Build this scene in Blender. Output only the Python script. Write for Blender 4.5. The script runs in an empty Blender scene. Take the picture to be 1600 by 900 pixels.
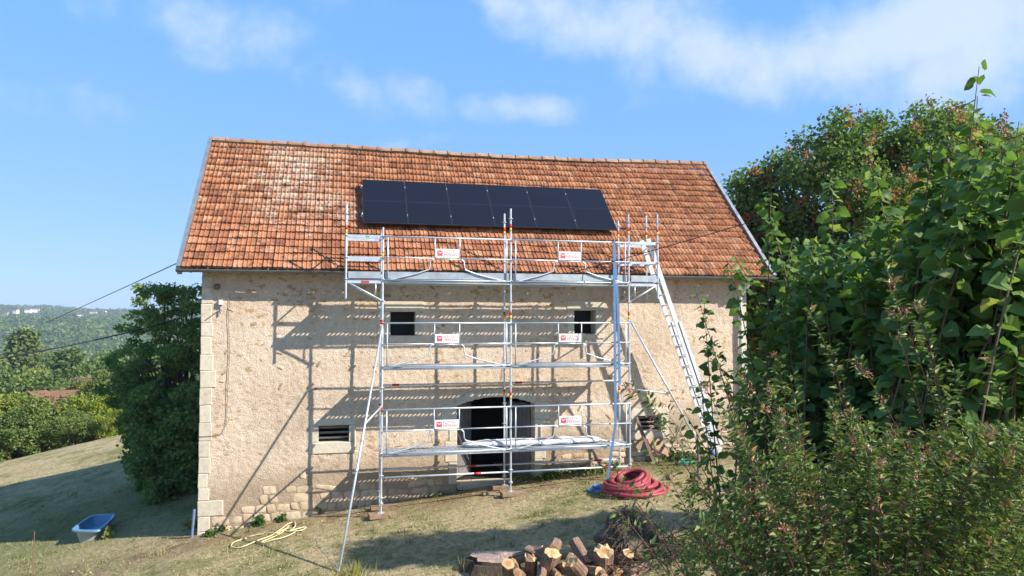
import bpy, math, random
import numpy as np
from mathutils import noise, Vector, Matrix
SC = bpy.context.scene
COL = SC.collection
RNG = np.random.default_rng(7)
random.seed(7)
rad = math.radians

# ------------------------------------------------------------------ camera
CAM = np.array([3.2, -18.41, 4.15])
YAW, PITCH, FPX = rad(13), rad(2.54), 1150.0
cd = bpy.data.cameras.new('camera'); cam = bpy.data.objects.new('camera', cd); COL.objects.link(cam)
cam.location = CAM; cam.rotation_euler = (rad(90) + PITCH, 0, -YAW)
cd.sensor_width = 36; cd.lens = FPX / 1600 * 36; cd.clip_end = 9000; cd.clip_start = 0.05
SC.camera = cam
# ------------------------------------------------------------------ sun, sky, exposure
SUN = Vector((1.39, -1.0, 1.30)).normalized()           # towards the sun
sl = bpy.data.lights.new('sun', 'SUN'); sl.energy = 4.05; sl.angle = rad(0.53); sl.color = (1.0, 0.93, 0.82)
so = bpy.data.objects.new('sun', sl); COL.objects.link(so)
so.rotation_euler = (-SUN).to_track_quat('-Z', 'Y').to_euler(); so.location = (20, -15, 30)
SKY_STRENGTH = 0.112
SC.view_settings.view_transform = 'Standard'; SC.view_settings.look = 'None'
SC.view_settings.exposure = 1.13; SC.view_settings.gamma = 1.0
FWD = np.array([math.sin(YAW) * math.cos(PITCH), math.cos(YAW) * math.cos(PITCH), math.sin(PITCH)])
RGT = np.array([math.cos(YAW), -math.sin(YAW), 0.0]); UPV = np.cross(RGT, FWD)
def ray(px, py): return FWD + RGT * (px - 800) / FPX + UPV * (450 - py) / FPX
def PT(px, py, d): return CAM + ray(px, py) * d        # a point of the place seen in that direction, d metres out
def onY(px, py, y): v = ray(px, py); return CAM + v * (y - CAM[1]) / v[1]
def onZ(px, py, z): v = ray(px, py); return CAM + v * (z - CAM[2]) / v[2]

# ------------------------------------------------------------------ node helper
class NT:
    def __init__(s, tree): s.t = tree; s.n = tree.nodes; s.l = tree.links
    def add(s, typ, props=None, **ins):
        n = s.n.new(typ)
        for k, v in (props or {}).items(): setattr(n, k, v)
        for k, v in ins.items(): s.set(n, k, v)
        return n
    def set(s, n, k, v):
        key = int(k[1:]) if k[0] == 'i' and k[1:].isdigit() else k.replace('_', ' ')
        sock = n.inputs[key]
        if hasattr(v, 'outputs'): v = v.outputs[0]
        if isinstance(v, bpy.types.NodeSocket): s.l.new(v, sock)
        else: sock.default_value = v
    def math(s, op, a, b=0.0, c=0.0, clamp=False):
        return s.add('ShaderNodeMath', dict(operation=op, use_clamp=clamp), i0=a, i1=b, i2=c).outputs[0]
    def vmath(s, op, a, b=(0, 0, 0)):
        n = s.add('ShaderNodeVectorMath', dict(operation=op), i0=a, i1=b)
        return n.outputs['Value'] if op in ('DOT_PRODUCT', 'LENGTH') else n.outputs[0]
    def noise(s, vec, scale, detail=4, rough=0.55, dim='3D'):
        return s.add('ShaderNodeTexNoise', dict(noise_dimensions=dim), Vector=vec, Scale=scale, Detail=detail, Roughness=rough).outputs[0]
    def ramp(s, fac, stops, interp='LINEAR'):
        n = s.add('ShaderNodeValToRGB', i0=fac); r = n.color_ramp; r.interpolation = interp
        while len(r.elements) < len(stops): r.elements.new(0.5)
        for e, (p, c) in zip(r.elements, stops):
            e.position = p; e.color = (c, c, c, 1) if isinstance(c, (int, float)) else (*c, 1)
        return n.outputs[0]
    def mix(s, f, a, b, mode='MIX'):
        n = s.add('ShaderNodeMix', dict(data_type='RGBA', blend_type=mode))
        for i, v in ((0, f), (6, a), (7, b)):
            if isinstance(v, bpy.types.NodeSocket): s.l.new(v, n.inputs[i])
            else: n.inputs[i].default_value = (*v, 1) if isinstance(v, tuple) and len(v) == 3 else v
        return n.outputs[2]
    def pos(s): return s.add('ShaderNodeNewGeometry').outputs['Position']
    def attr(s, name, typ='GEOMETRY'):
        return s.add('ShaderNodeAttribute', dict(attribute_name=name, attribute_type=typ)).outputs['Fac']
    def rnd(s): return s.math('ADD', s.attr('rnd'), s.attr('rnd', 'OBJECT'))
    def bump(s, h, strength=0.5, dist=0.02):
        return s.add('ShaderNodeBump', Strength=strength, Distance=dist, Height=h).outputs[0]

def material(name, fn=None, color=None, rough=0.6, metal=0.0, spec=0.5):
    m = bpy.data.materials.new(name); m.use_nodes = True
    nt = NT(m.node_tree); b = nt.n['Principled BSDF']
    b.inputs['Roughness'].default_value = rough; b.inputs['Metallic'].default_value = metal
    b.inputs['Specular IOR Level'].default_value = spec
    if color: b.inputs['Base Color'].default_value = (*color, 1)
    if fn: fn(nt, b)
    return m

def simple(name, c, rough=0.6, metal=0.0, var=0.25, scale=8.0, bump=0.0, spec=0.5):
    """one colour with grain and uneven wear"""
    def fn(nt, b):
        p = nt.pos(); n1 = nt.noise(p, scale, 5); n2 = nt.noise(p, scale * 7, 3)
        lo = tuple(x * (1 - var) for x in c); hi = tuple(min(1, x * (1 + var)) for x in c)
        col = nt.ramp(nt.math('ADD', nt.math('MULTIPLY', n1, 0.7), nt.math('MULTIPLY', n2, 0.3)), [(0.3, lo), (0.7, hi)])
        nt.set(b, 'Base_Color', col)
        nt.set(b, 'Roughness', nt.math('ADD', rough - 0.1, nt.math('MULTIPLY', n1, 0.2)))
        if bump: nt.set(b, 'Normal', nt.bump(n2, bump, 0.01))
    return material(name, fn, None, rough, metal, spec)

def leafmat(name, stops, trans=0.35, rough=0.5, tint=None, spec=0.35):
    def fn(nt, b):
        r = nt.rnd(); col = nt.ramp(r, stops)
        if tint:
            t = nt.attr('tint', 'OBJECT')
            col = nt.mix(0.75, col, nt.ramp(t, tint), 'MULTIPLY')
        nt.set(b, 'Base_Color', col)
        tr = nt.add('ShaderNodeBsdfTranslucent')
        nt.set(tr, 'Color', nt.mix(1.0, col, (1.25, 1.3, 0.6), 'MULTIPLY'))
        mx = nt.add('ShaderNodeMixShader', i0=trans)
        nt.l.new(b.outputs[0], mx.inputs[1]); nt.l.new(tr.outputs[0], mx.inputs[2])
        nt.l.new(mx.outputs[0], nt.n['Material Output'].inputs[0])
    return material(name, fn, None, rough, 0.0, spec)

# ------------------------------------------------------------------ world: daylight sky with thin cloud
W = bpy.data.worlds.new('World'); SC.world = W; W.use_nodes = True
nt = NT(W.node_tree); bg = nt.n['Background']
sky = nt.add('ShaderNodeTexSky', dict(sky_type='NISHITA', sun_disc=False))
sky.sun_elevation = math.asin(SUN.z); sky.sun_rotation = math.atan2(SUN.x, SUN.y)
sky.altitude = 250; sky.air_density = 1.0; sky.dust_density = 0.35; sky.ozone_density = 1.6
gen = nt.add('ShaderNodeTexCoord').outputs['Generated']
dirv = nt.vmath('NORMALIZE', gen)
elev = nt.add('ShaderNodeSeparateXYZ', i0=dirv).outputs[2]
grad = nt.ramp(elev, [(0.0, (.255, .485, .90)), (.17, (.215, .465, .91)), (.36, (.175, .455, .905)), (1.0, (.10, .30, .70))])
grad = nt.mix(1.0, grad, (4.6, 4.6, 4.6), 'MULTIPLY')
base_sky = nt.mix(0.82, sky.outputs[0], grad)
warp = nt.noise(dirv, 5.0, 6, 0.6)
fine = nt.noise(dirv, 14.0, 7, 0.62)
mask = None
CLOUDS = [  # px, py, half width, half height (px of the photograph), tilt, density
    (300, 25, 150, 55, 6, .55), (545, 135, 80, 42, 20, .50), (640, 150, 70, 38, 25, .45), (820, 168, 95, 26, 0, .62),
    (640, 222, 90, 18, -8, .30), (980, 40, 190, 75, 18, .68), (1120, 85, 150, 60, 16, .74), (1430, 45, 320, 58, -3, .66),
    (1700, 40, 250, 80, 0, .6), (790, 5, 60, 30, 30, .5), (180, 245, 160, 14, 3, .14), (-250, 60, 260, 50, 5, .5),
    (2150, 120, 260, 80, -8, .7), (700, -250, 500, 70, 8, .6), (-500, -300, 500, 90, -6, .6), (1900, -380, 520, 100, 6, .6)]
for px, py, w, h, tilt, den in CLOUDS:
    c = ray(px, py); c /= np.linalg.norm(c)
    u = np.cross(c, (0, 0, 1)); u /= np.linalg.norm(u); v = np.cross(u, c); a = rad(tilt)
    u2 = u * math.cos(a) - v * math.sin(a); v2 = u * math.sin(a) + v * math.cos(a)
    du = nt.math('DIVIDE', nt.vmath('DOT_PRODUCT', dirv, tuple(u2)), w / FPX)
    dv = nt.math('DIVIDE', nt.vmath('DOT_PRODUCT', dirv, tuple(v2)), h / FPX)
    r2 = nt.math('ADD', nt.math('MULTIPLY', du, du), nt.math('MULTIPLY', dv, dv))
    fr = nt.math('GREATER_THAN', nt.vmath('DOT_PRODUCT', dirv, tuple(c)), 0.2)
    g = nt.math('EXPONENT', nt.math('MULTIPLY', r2, -0.9))
    g = nt.math('MULTIPLY', nt.math('MULTIPLY', g, fr), den)
    mask = g if mask is None else nt.math('MAXIMUM', mask, g)
n2 = nt.math('ADD', nt.math('MULTIPLY', warp, 1.2), nt.math('MULTIPLY', fine, 0.6))
dens = nt.math('ADD', mask, nt.math('MULTIPLY', nt.math('SUBTRACT', n2, 0.90), 1.15))
dens = nt.math('MULTIPLY', dens, nt.math('MINIMUM', nt.math('MULTIPLY', mask, 5.0), 1.0))
veil = nt.add('ShaderNodeMapRange', dict(interpolation_type='SMOOTHSTEP'), Value=dens)
veil.inputs[1].default_value = 0.12; veil.inputs[2].default_value = 0.80; veil.inputs[3].default_value = 0; veil.inputs[4].default_value = 0.78
skycol = nt.mix(veil.outputs[0], base_sky, (3.35, 3.75, 4.45))
nt.set(bg, 'Color', skycol); nt.set(bg, 'Strength', SKY_STRENGTH)

# ------------------------------------------------------------------ mesh helpers
class MB:
    def __init__(s): s.v = []; s.f = []; s.m = []; s.mi = 0
    def add(s, vs, fs):
        o = len(s.v); s.v += [tuple(map(float, p)) for p in vs]
        s.f += [tuple(i + o for i in f) for f in fs]; s.m += [s.mi] * len(fs); return s
    def box(s, a, b, bevel=0.0):
        x0, y0, z0 = a; x1, y1, z1 = b
        return s.obox(((x0 + x1) / 2, (y0 + y1) / 2, (z0 + z1) / 2), ((abs(x1 - x0)) / 2, 0, 0), (0, abs(y1 - y0) / 2, 0), (0, 0, abs(z1 - z0) / 2), bevel)
    def obox(s, c, ax, ay, az, bevel=0.0):
        c, ax, ay, az = (np.array(q, float) for q in (c, ax, ay, az))
        if not bevel:
            vs = [c + i * ax + j * ay + k * az for k in (-1, 1) for j in (-1, 1) for i in (-1, 1)]
            return s.add(vs, [(0, 2, 3, 1), (4, 5, 7, 6), (0, 1, 5, 4), (2, 6, 7, 3), (0, 4, 6, 2), (1, 3, 7, 5)])
        L = [np.linalg.norm(q) for q in (ax, ay, az)]; t = [max(0.0, 1 - bevel / l) for l in L]
        idx = {}; vs = []
        for k in (-1, 1):
            for j in (-1, 1):
                for i in (-1, 1):
                    for w in range(3):
                        e = [t[0], t[1], t[2]]; e[w] = 1.0
                        idx[i, j, k, w] = len(vs); vs.append(c + i * e[0] * ax + j * e[1] * ay + k * e[2] * az)
        fs = []
        for w in range(3):
            a, b = [q for q in range(3) if q != w]
            for sg in (-1, 1):
                q = []
                for (p, r) in ((-1, -1), (1, -1), (1, 1), (-1, 1)):
                    key = [0, 0, 0]; key[w] = sg; key[a] = p; key[b] = r; q.append(idx[(*key, w)])
                fs.append(tuple(q))
            for p in (-1, 1):
                for r in (-1, 1):
                    k1 = [0, 0, 0]; k1[a] = p; k1[b] = r; k2 = list(k1); k1[w] = -1; k2[w] = 1
                    fs.append((idx[(*k1, a)], idx[(*k2, a)], idx[(*k2, b)], idx[(*k1, b)]))
        for k in (-1, 1):
            for j in (-1, 1):
                for i in (-1, 1): fs.append((idx[i, j, k, 0], idx[i, j, k, 1], idx[i, j, k, 2]))
        return s.add(vs, fs)
    def bar(s, p, q, w, h, up=(0, 0, 1)):
        p, q, up = (np.array(x, float) for x in (p, q, up)); d = q - p; L = np.linalg.norm(d); d /= L
        a = np.cross(d, up); a /= np.linalg.norm(a); b = np.cross(a, d)
        return s.obox((p + q) / 2, d * L / 2, a * w / 2, b * h / 2)
    def tube(s, pts, r, n=8, cap=True):
        pts = [np.array(p, float) for p in pts]; m = len(pts)
        rs = r if hasattr(r, '__len__') else [r] * m
        T = []
        for i in range(m):
            t = pts[min(i + 1, m - 1)] - pts[max(i - 1, 0)]; T.append(t / (np.linalg.norm(t) + 1e-9))
        ref = np.array((0, 0, 1.0)) if abs(T[0][2]) < 0.9 else np.array((1.0, 0, 0))
        a = np.cross(T[0], ref); a /= np.linalg.norm(a); vs = []
        for i in range(m):
            a = a - T[i] * (a @ T[i]); a /= np.linalg.norm(a) + 1e-9; b = np.cross(T[i], a)
            for k in range(n):
                an = 2 * math.pi * k / n; vs.append(pts[i] + rs[i] * (math.cos(an) * a + math.sin(an) * b))
        fs = [(i * n + k, i * n + (k + 1) % n, (i + 1) * n + (k + 1) % n, (i + 1) * n + k) for i in range(m - 1) for k in range(n)]
        if cap: fs += [tuple(range(n))[::-1], tuple(range((m - 1) * n, m * n))]
        return s.add(vs, fs)
    def poly(s, pts): return s.add(pts, [tuple(range(len(pts)))])
    def build(s, name, mat, parent=None, smooth=False, loc=None, kind=None):
        me = bpy.data.meshes.new(name)
        org = world_loc(parent) if parent is not None else np.zeros(3)
        pv = np.array(loc, float) if loc is not None else org
        va = np.array(s.v, float) - pv
        me.from_pydata(va.tolist(), [], s.f)
        for mt in (mat if isinstance(mat, (list, tuple)) else [mat]): me.materials.append(mt)
        if any(s.m): me.polygons.foreach_set('material_index', s.m)
        if smooth: me.polygons.foreach_set('use_smooth', [True] * len(me.polygons))
        me.update()
        o = bpy.data.objects.new(name, me); COL.objects.link(o)
        if parent is not None: o.parent = parent
        o.location = pv - org
        if kind: o['kind'] = kind
        return o
def world_loc(o):
    p = np.zeros(3)
    while o is not None: p += np.array(o.location); o = o.parent
    return p
def tag(o, label=None, cat=None, group=None, kind=None):
    if label: o['label'] = label
    if cat: o['category'] = cat
    if group: o['group'] = group
    if kind: o['kind'] = kind
    return o
def thing(name, label, cat, loc, group=None):
    o = bpy.data.objects.new(name, None); COL.objects.link(o); o.location = loc; o.empty_display_size = 0.2
    return tag(o, label, cat, group)
def inst(name, me, parent, loc, rot=(0, 0, 0), scale=(1, 1, 1), rnd=None):
    """an object sharing mesh data, at a world place, under an unrotated parent"""
    o = bpy.data.objects.new(name, me); COL.objects.link(o)
    if parent is not None: o.parent = parent
    o.location = np.array(loc, float) - (world_loc(parent) if parent is not None else 0)
    o.rotation_euler = rot; o.scale = scale
    if rnd is not None: o['rnd'] = float(rnd)
    return o
def copy_tree(o, parent=None):
    c = o.copy(); COL.objects.link(c)
    if parent is not None: c.parent = parent
    for ch in list(o.children): copy_tree(ch, c)
    return c
def scatter_data(tv, tf, P, R, S, rnd):
    tv = np.array(tv, float); n, k = len(P), len(tv); S = np.asarray(S, float)
    loc = tv[None] * (S[:, None, None] if S.ndim == 1 else S[:, None, :])
    V = np.einsum('nij,nkj->nki', R, loc) + P[:, None, :]
    F = (np.array(tf)[None] + (np.arange(n) * k)[:, None, None])
    return V.reshape(-1, 3), F.reshape(-1, len(tf[0])), np.repeat(rnd, k)
def np_mesh(name, V, F, rnd, mat, parent=None, smooth=False, kind=None, loc=None):
    org = world_loc(parent) if parent is not None else np.zeros(3)
    pv = np.array(loc, float) if loc is not None else org
    me = bpy.data.meshes.new(name); m = F.shape[1]
    me.vertices.add(len(V)); me.vertices.foreach_set('co', (V - pv).astype(np.float32).ravel())
    me.loops.add(F.size); me.loops.foreach_set('vertex_index', F.astype(np.int32).ravel())
    me.polygons.add(len(F)); me.polygons.foreach_set('loop_start', np.arange(len(F), dtype=np.int32) * m)
    me.materials.append(mat)
    if smooth: me.polygons.foreach_set('use_smooth', np.ones(len(F), bool))
    at = me.attributes.new('rnd', 'FLOAT', 'POINT'); at.data.foreach_set('value', rnd.astype(np.float32))
    me.update(calc_edges=True); me.validate()
    o = bpy.data.objects.new(name, me); COL.objects.link(o)
    if parent is not None: o.parent = parent
    o.location = pv - org
    if kind: o['kind'] = kind
    return o
def norm(a): return a / (np.linalg.norm(a, axis=-1, keepdims=True) + 1e-9)
def frames(D, N):
    """rotation matrices: local y along D, local z near N"""
    D = norm(D); X = norm(np.cross(D, N)); Z = np.cross(X, D)
    return np.stack([X, D, Z], axis=2)
def rnd_unit(n): return norm(RNG.normal(size=(n, 3)))
LEAF = ([(0, 0, 0), (.42, .45, .10), (0, 1, -.08), (-.42, .45, .10)], [(0, 1, 2), (0, 2, 3)])
BIGLEAF = ([(0, 0, 0), (.24, -.04, .03), (.47, .17, .11), (.44, .37, .05), (.52, .56, .10), (.30, .80, -.02), (0, 1.04, -.14), (-.29, .82, -.03),
            (-.50, .54, .05), (-.45, .36, .11), (-.49, .16, .05), (-.22, -.05, .04), (0, .30, -.01), (0, .62, -.02)],
           [(0, 1, 12), (1, 2, 12), (2, 3, 12), (12, 3, 13), (3, 4, 13), (4, 5, 13), (5, 6, 13), (13, 6, 7), (13, 7, 8), (13, 8, 9), (13, 9, 12), (12, 9, 10), (12, 10, 11), (12, 11, 0)])

# ------------------------------------------------------------------ terrain
def sm(a, b, x):
    t = np.clip((np.asarray(x, float) - a) / (b - a), 0, 1); return t * t * (3 - 2 * t)
def vnoise(x, y, s, seed=0.0):
    x = np.asarray(x, float) / s + seed; y = np.asarray(y, float) / s - seed * 1.7
    def h(i, j):
        q = np.sin(i * 127.1 + j * 311.7) * 43758.5453; return q - np.floor(q)
    i, j = np.floor(x), np.floor(y); u, v = x - i, y - j; u = u * u * (3 - 2 * u); v = v * v * (3 - 2 * v)
    return (h(i, j) * (1 - u) + h(i + 1, j) * u) * (1 - v) + (h(i, j + 1) * (1 - u) + h(i + 1, j + 1) * u) * v - 0.5
def ground(X, Y):
    X = np.asarray(X, float); Y = np.asarray(Y, float)
    xl = np.maximum(X, -45.0)
    soft = np.where(X > 0, 0.11 * np.minimum(X, 16) + 0.02 * np.clip(X - 16, 0, 60), 0.22 * xl)
    soft = soft * (1 - 0.0) + 0.012 * np.exp(-(X / 0.8) ** 2)
    z = -0.78 + soft + 0.06 * np.clip(Y, 0, 22) * sm(2, -1, X)
    z = z + 0.05 * vnoise(X, Y, 2.3) + 0.02 * vnoise(X, Y, 0.6, 3)
    # bank up to the terrace the picture is taken from
    z = z + (1.75 - z) * sm(-9.3, -14.2, Y)
    # valley and hills behind
    far = np.where(Y > 19, -0.125 * (Y - 19), 0.0); far = np.maximum(far, -26)
    r = np.hypot(X - 3, Y + 18)
    hill = sm(330, 2250, r) * 62 + sm(2300, 3000, r) * -45
    nz = vnoise(X, Y, 420, 1) * 34 * sm(300, 1500, r) + vnoise(X, Y, 150, 5) * 9 * sm(150, 700, r) + vnoise(X + 40, 0 * Y, 115, 2) * 26 * sm(1500, 2100, r)
    return z + far * sm(-200, 0, Y) + (hill + nz) * sm(120, 400, Y)
def gz(x, y): return float(ground(x, y))
def ghit(px, py):
    v = ray(px, py); t = 2.0
    while t < 400:
        p = CAM + v * t
        if p[2] < gz(p[0], p[1]): return p
        t += 0.03
    return CAM + v * 40

def ground_fn(nt, b):
    p = nt.pos(); sep = nt.add('ShaderNodeSeparateXYZ', i0=p)
    nl = nt.noise(p, 0.42, 5); nm = nt.noise(p, 2.1, 6, 0.65); nc = nt.noise(p, 8.0, 5, 0.7); nf = nt.noise(p, 22, 5, 0.7)
    st = nt.vmath('MULTIPLY', p, (14, 60, 30)); ns = nt.noise(st, 1.0, 4, 0.7)
    mixn = nt.math('ADD', nt.math('MULTIPLY', nl, 0.5), nt.math('MULTIPLY', nm, 0.5))
    grass = nt.ramp(mixn, [(.34, (.15, .18, .055)), (.45, (.40, .36, .185)), (.54, (.62, .505, .305)), (.70, (.51, .37, .225))])
    blades = nt.ramp(nt.math('ADD', nt.math('MULTIPLY', nf, .5), nt.math('MULTIPLY', ns, .5)), [(.3, .45), (.52, 1.0), (.7, 1.45)])
    grass = nt.mix(0.85, grass, blades, 'MULTIPLY'); grass = nt.mix(0.8, grass, nt.ramp(nc, [(.32, (.50, .52, .42)), (.5, (1.0, 1.0, 1.0)), (.68, (1.28, 1.2, 1.1))]), 'MULTIPLY')
    gx_ = nt.math('MULTIPLY', nt.math('ADD', sep.outputs[0], 4.5), .24); gy_ = nt.math('MULTIPLY', nt.math('SUBTRACT', sep.outputs[1], 4.0), .24)
    lush = nt.math('MULTIPLY', nt.math('EXPONENT', nt.math('MULTIPLY', nt.math('ADD', nt.math('MULTIPLY', gx_, gx_), nt.math('MULTIPLY', gy_, gy_)), -1.0)), nt.ramp(nm, [(.38, .25), (.6, 1.0)]))
    grass = nt.mix(nt.math('MULTIPLY', lush, .8), grass, nt.mix(nc, (.10, .16, .045), (.20, .26, .085)))
    # trodden soil along the wall foot
    band = nt.math('SUBTRACT', 1.0, nt.math('MULTIPLY', nt.math('ABSOLUTE', nt.math('ADD', sep.outputs[1], 0.6)), 0.75), clamp=True)
    soilf = nt.math('MULTIPLY', band, nt.ramp(nm, [(.38, 0.0), (.58, 1.0)]))
    grass = nt.mix(nt.math('MULTIPLY', soilf, .8), grass, nt.mix(nf, (.13, .08, .045), (.27, .18, .10)))
    nw = nt.noise(p, 0.012, 4); wood = nt.ramp(nt.noise(p, .12, 4), [(.35, (.035, .06, .018)), (.65, (.07, .105, .035))])
    field = nt.mix(nt.ramp(nw, [(.66, 0.0), (.69, 1.0)]), wood, (.33, .28, .15))
    farf = nt.math('MULTIPLY', nt.math('SUBTRACT', sep.outputs[1], 21.0), .25, clamp=True)
    nt.set(b, 'Base_Color', nt.mix(farf, grass, field))
    nt.set(b, 'Normal', nt.bump(nt.math('ADD', nt.math('ADD', nf, nt.math('MULTIPLY', nc, 1.6)), nt.math('MULTIPLY', ns, .7)), 1.0, 0.09))
M_GROUND = material('dry_grass_ground', ground_fn, None, 0.95, 0, 0.1)
def make_ground():
    nx, ny = 300, 300
    u = np.linspace(-1, 1, nx); v = np.linspace(-1, 1, ny)
    xs = 2 + 3000 * np.sinh(8.0 * u) / math.sinh(8.0)
    ys = -3 + np.where(v < 0, 900, 3300) * np.sinh(8.0 * v) / math.sinh(8.0)
    X, Y = np.meshgrid(xs, ys); Z = ground(X, Y)
    V = np.stack([X, Y, Z], -1).reshape(-1, 3)
    i = np.arange((ny - 1) * nx).reshape(ny - 1, nx)[:, :-1].ravel()
    F = np.stack([i, i + 1, i + nx + 1, i + nx], 1)
    o = np_mesh('ground', V, F, np.zeros(len(V)), M_GROUND, smooth=True, kind='structure')
    tag(o, 'dry sloping lawn around the barn running out to the wooded hills')
make_ground()
# ================================================================== THE BARN
BL, BD, EAVE, RIDGE_Y, RIDGE_Z = 14.1, 6.8, 5.20, 3.4, 9.22
barn = thing('barn', 'long stone barn with rough ochre render and red tiled roof', 'barn', (0, 0, -0.8))
def wall_fn(nt, b):
    p = nt.pos(); sep = nt.add('ShaderNodeSeparateXYZ', i0=p)
    n1 = nt.noise(p, 0.7, 5, .6); n2 = nt.noise(p, 9, 5, .65); n3 = nt.noise(p, 38, 4, .7)
    base = nt.ramp(nt.math('ADD', nt.math('MULTIPLY', n1, .55), nt.math('MULTIPLY', n2, .45)),
                   [(.36, (.50, .382, .28)), (.50, (.66, .528, .40)), (.64, (.72, .60, .475))])
    pits = nt.ramp(n3, [(.30, .45), (.50, 1.0)])
    base = nt.mix(.8, base, pits, 'MULTIPLY')
    st = nt.noise(nt.vmath('MULTIPLY', p, (4.2, 1, 8.5)), 1.0, 3, .55); gate = nt.noise(p, .55, 3)
    spot = nt.ramp(nt.math('ADD', st, nt.math('MULTIPLY', nt.math('SUBTRACT', gate, .5), .45)), [(.61, 0.0), (.655, 1.0)])
    base = nt.mix(nt.math('MULTIPLY', spot, .75), base, nt.mix(n2, (.34, .19, .075), (.50, .33, .15)))
    stv = nt.noise(nt.vmath('MULTIPLY', p, (3.2, 1, .35)), 1.0, 5, .6); blot = nt.noise(p, .9, 5, .65)
    base = nt.mix(.55, base, nt.ramp(nt.math('ADD', nt.math('MULTIPLY', stv, .5), nt.math('MULTIPLY', blot, .5)), [(.36, (.74, .70, .64)), (.47, (1, 1, 1)), (.62, (1.06, 1.03, 1.0))]), 'MULTIPLY')
    # rising damp and bare mortar at the foot
    gline = nt.math('ADD', nt.math('MULTIPLY', sep.outputs[0], .11), nt.math('MULTIPLY', n1, 1.0))
    hgt = nt.math('SUBTRACT', sep.outputs[2], gline)
    foot = nt.math('SUBTRACT', 1.0, nt.math('MULTIPLY', nt.math('ADD', hgt, .55), 1.5), clamp=True)
    base = nt.mix(foot, base, nt.mix(n2, (.30, .22, .145), (.50, .39, .28)))
    nt.set(b, 'Base_Color', base)
    nt.set(b, 'Normal', nt.bump(nt.math('ADD', n2, nt.math('MULTIPLY', n3, .8)), .85, .035))
M_WALL = material('ochre_render', wall_fn, None, .92, 0, .15)
def stone_fn(lo, hi, dirt=.35):
    def fn(nt, b):
        p = nt.pos(); r = nt.rnd(); n = nt.noise(p, 6, 6, .65); f = nt.noise(p, 45, 4, .7)
        c = nt.mix(nt.math('ADD', nt.math('MULTIPLY', r, .65), nt.math('MULTIPLY', n, .35)), lo, hi)
        c = nt.mix(dirt, c, nt.ramp(nt.math('ADD', nt.math('MULTIPLY', n, .6), nt.math('MULTIPLY', f, .4)), [(.32, .35), (.5, 1.0), (.7, 1.15)]), 'MULTIPLY')
        nt.set(b, 'Base_Color', c); nt.set(b, 'Normal', nt.bump(nt.math('ADD', n, nt.math('MULTIPLY', f, .5)), .6, .02))
    return fn
M_STONE = material('rubble_stone', stone_fn((.44, .33, .21), (.66, .535, .385), .8), None, .9, 0, .2)
M_RUST = material('ochre_stone', stone_fn((.33, .22, .12), (.50, .37, .23), .5), None, .9, 0, .2)
M_DRESS = material('dressed_limestone', stone_fn((.50, .44, .34), (.63, .56, .44), .45), None, .85, 0, .25)
M_DARK = simple('dark_interior', (.012, .011, .010), .95, var=.3)  # near-black: the darkness of the unlit barn is painted into the surfaces
M_ZINC = simple('grey_zinc', (.36, .38, .40), .45, .7, .2, 5)
M_GUTTER = simple('dark_zinc', (.16, .165, .17), .5, .5, .25, 6)
M_WOOD = simple('weathered_grey_wood', (.20, .185, .175), .8, 0, .35, 6, .5)
M_WHITEPVC = simple('white_pvc', (.62, .62, .60), .45, 0, .1, 5)
M_BLACK = simple('black_cable', (.02, .02, .02), .6)
M_BROWNCLAY = simple('brown_clay', (.20, .11, .06), .8)

UWIN = [(4.37, 4.98, 3.78, 4.37, .32, .21, .27, .14), (9.12, 9.71, 3.81, 4.42, .20, .24, .27, .13)]
LWIN = [(2.68, 3.39, 1.22, 1.63, .21, .17, .16, .27), (10.88, 11.54, 1.23, 1.62, .21, .22, .21, .23)]
DX0, DX1, DZ0, DSPR, DCROWN = 6.04, 8.04, 0.08, 2.02, 2.22
def arch(x): t = (x - DX0) / (DX1 - DX0) * 2 - 1; return DSPR + (DCROWN - DSPR) * (1 - t * t)
def in_open(x, z):
    for w in UWIN + LWIN:
        if w[0] < x < w[1] and w[2] < z < w[3]: return True
    return DX0 < x < DX1 and z < arch(x)
def make_wall():
    step = .045
    xs = set(np.arange(0, BL, step)) | {BL, DX0, DX1}; zs = set(np.arange(-1.3, EAVE + .12, step))
    for w in UWIN + LWIN: xs |= {w[0], w[1]}; zs |= {w[2], w[3]}
    def thin(q):
        q = sorted(q); o = [q[0]]
        for v in q[1:]:
            if v - o[-1] > .012: o.append(v)
        return np.array(o)
    xs, zs = thin(xs), thin(zs); nx = len(xs)
    V = np.empty((len(zs), nx, 3))
    for j, z in enumerate(zs):
        for i, x in enumerate(xs):
            p = Vector((x * 1.0, 0, z))
            d = noise.noise(p * 8.5) * .55 + noise.noise(p * 19) * .45 + .7 * noise.noise(p * 1.3)
            V[j, i] = (x, -.004 - .015 * d, z)
    F = []
    for j in range(len(zs) - 1):
        for i in range(nx - 1):
            if not in_open((xs[i] + xs[i + 1]) / 2, (zs[j] + zs[j + 1]) / 2):
                k = j * nx + i; F.append((k, k + 1, k + nx + 1, k + nx))
    return np_mesh('front_wall', V.reshape(-1, 3), np.array(F), np.zeros(nx * len(zs)), M_WALL, barn, smooth=True)
front = make_wall()
mb = MB()                                                   # gables, back wall, floor: a closed dark volume
G = lambda x, t: [(x, t, -1.6), (x, BD, -1.6), (x, BD, EAVE), (x, RIDGE_Y, RIDGE_Z - .25), (x, t, EAVE + .13)]
for x, th in ((0, .45), (BL, -.45)):
    a, b_ = G(x, .016), G(x + th, .45); mb.poly(a); mb.poly(b_[::-1])
mb.box((0, BD - .4, -1.6), (BL, BD - .003, EAVE)); mb.build('gable_and_back_wall', M_WALL, barn)
mb = MB(); mb.box((.45, .03, -.7), (BL - .45, BD - .4, .05)); mb.build('floor', M_DARK, barn)
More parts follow.
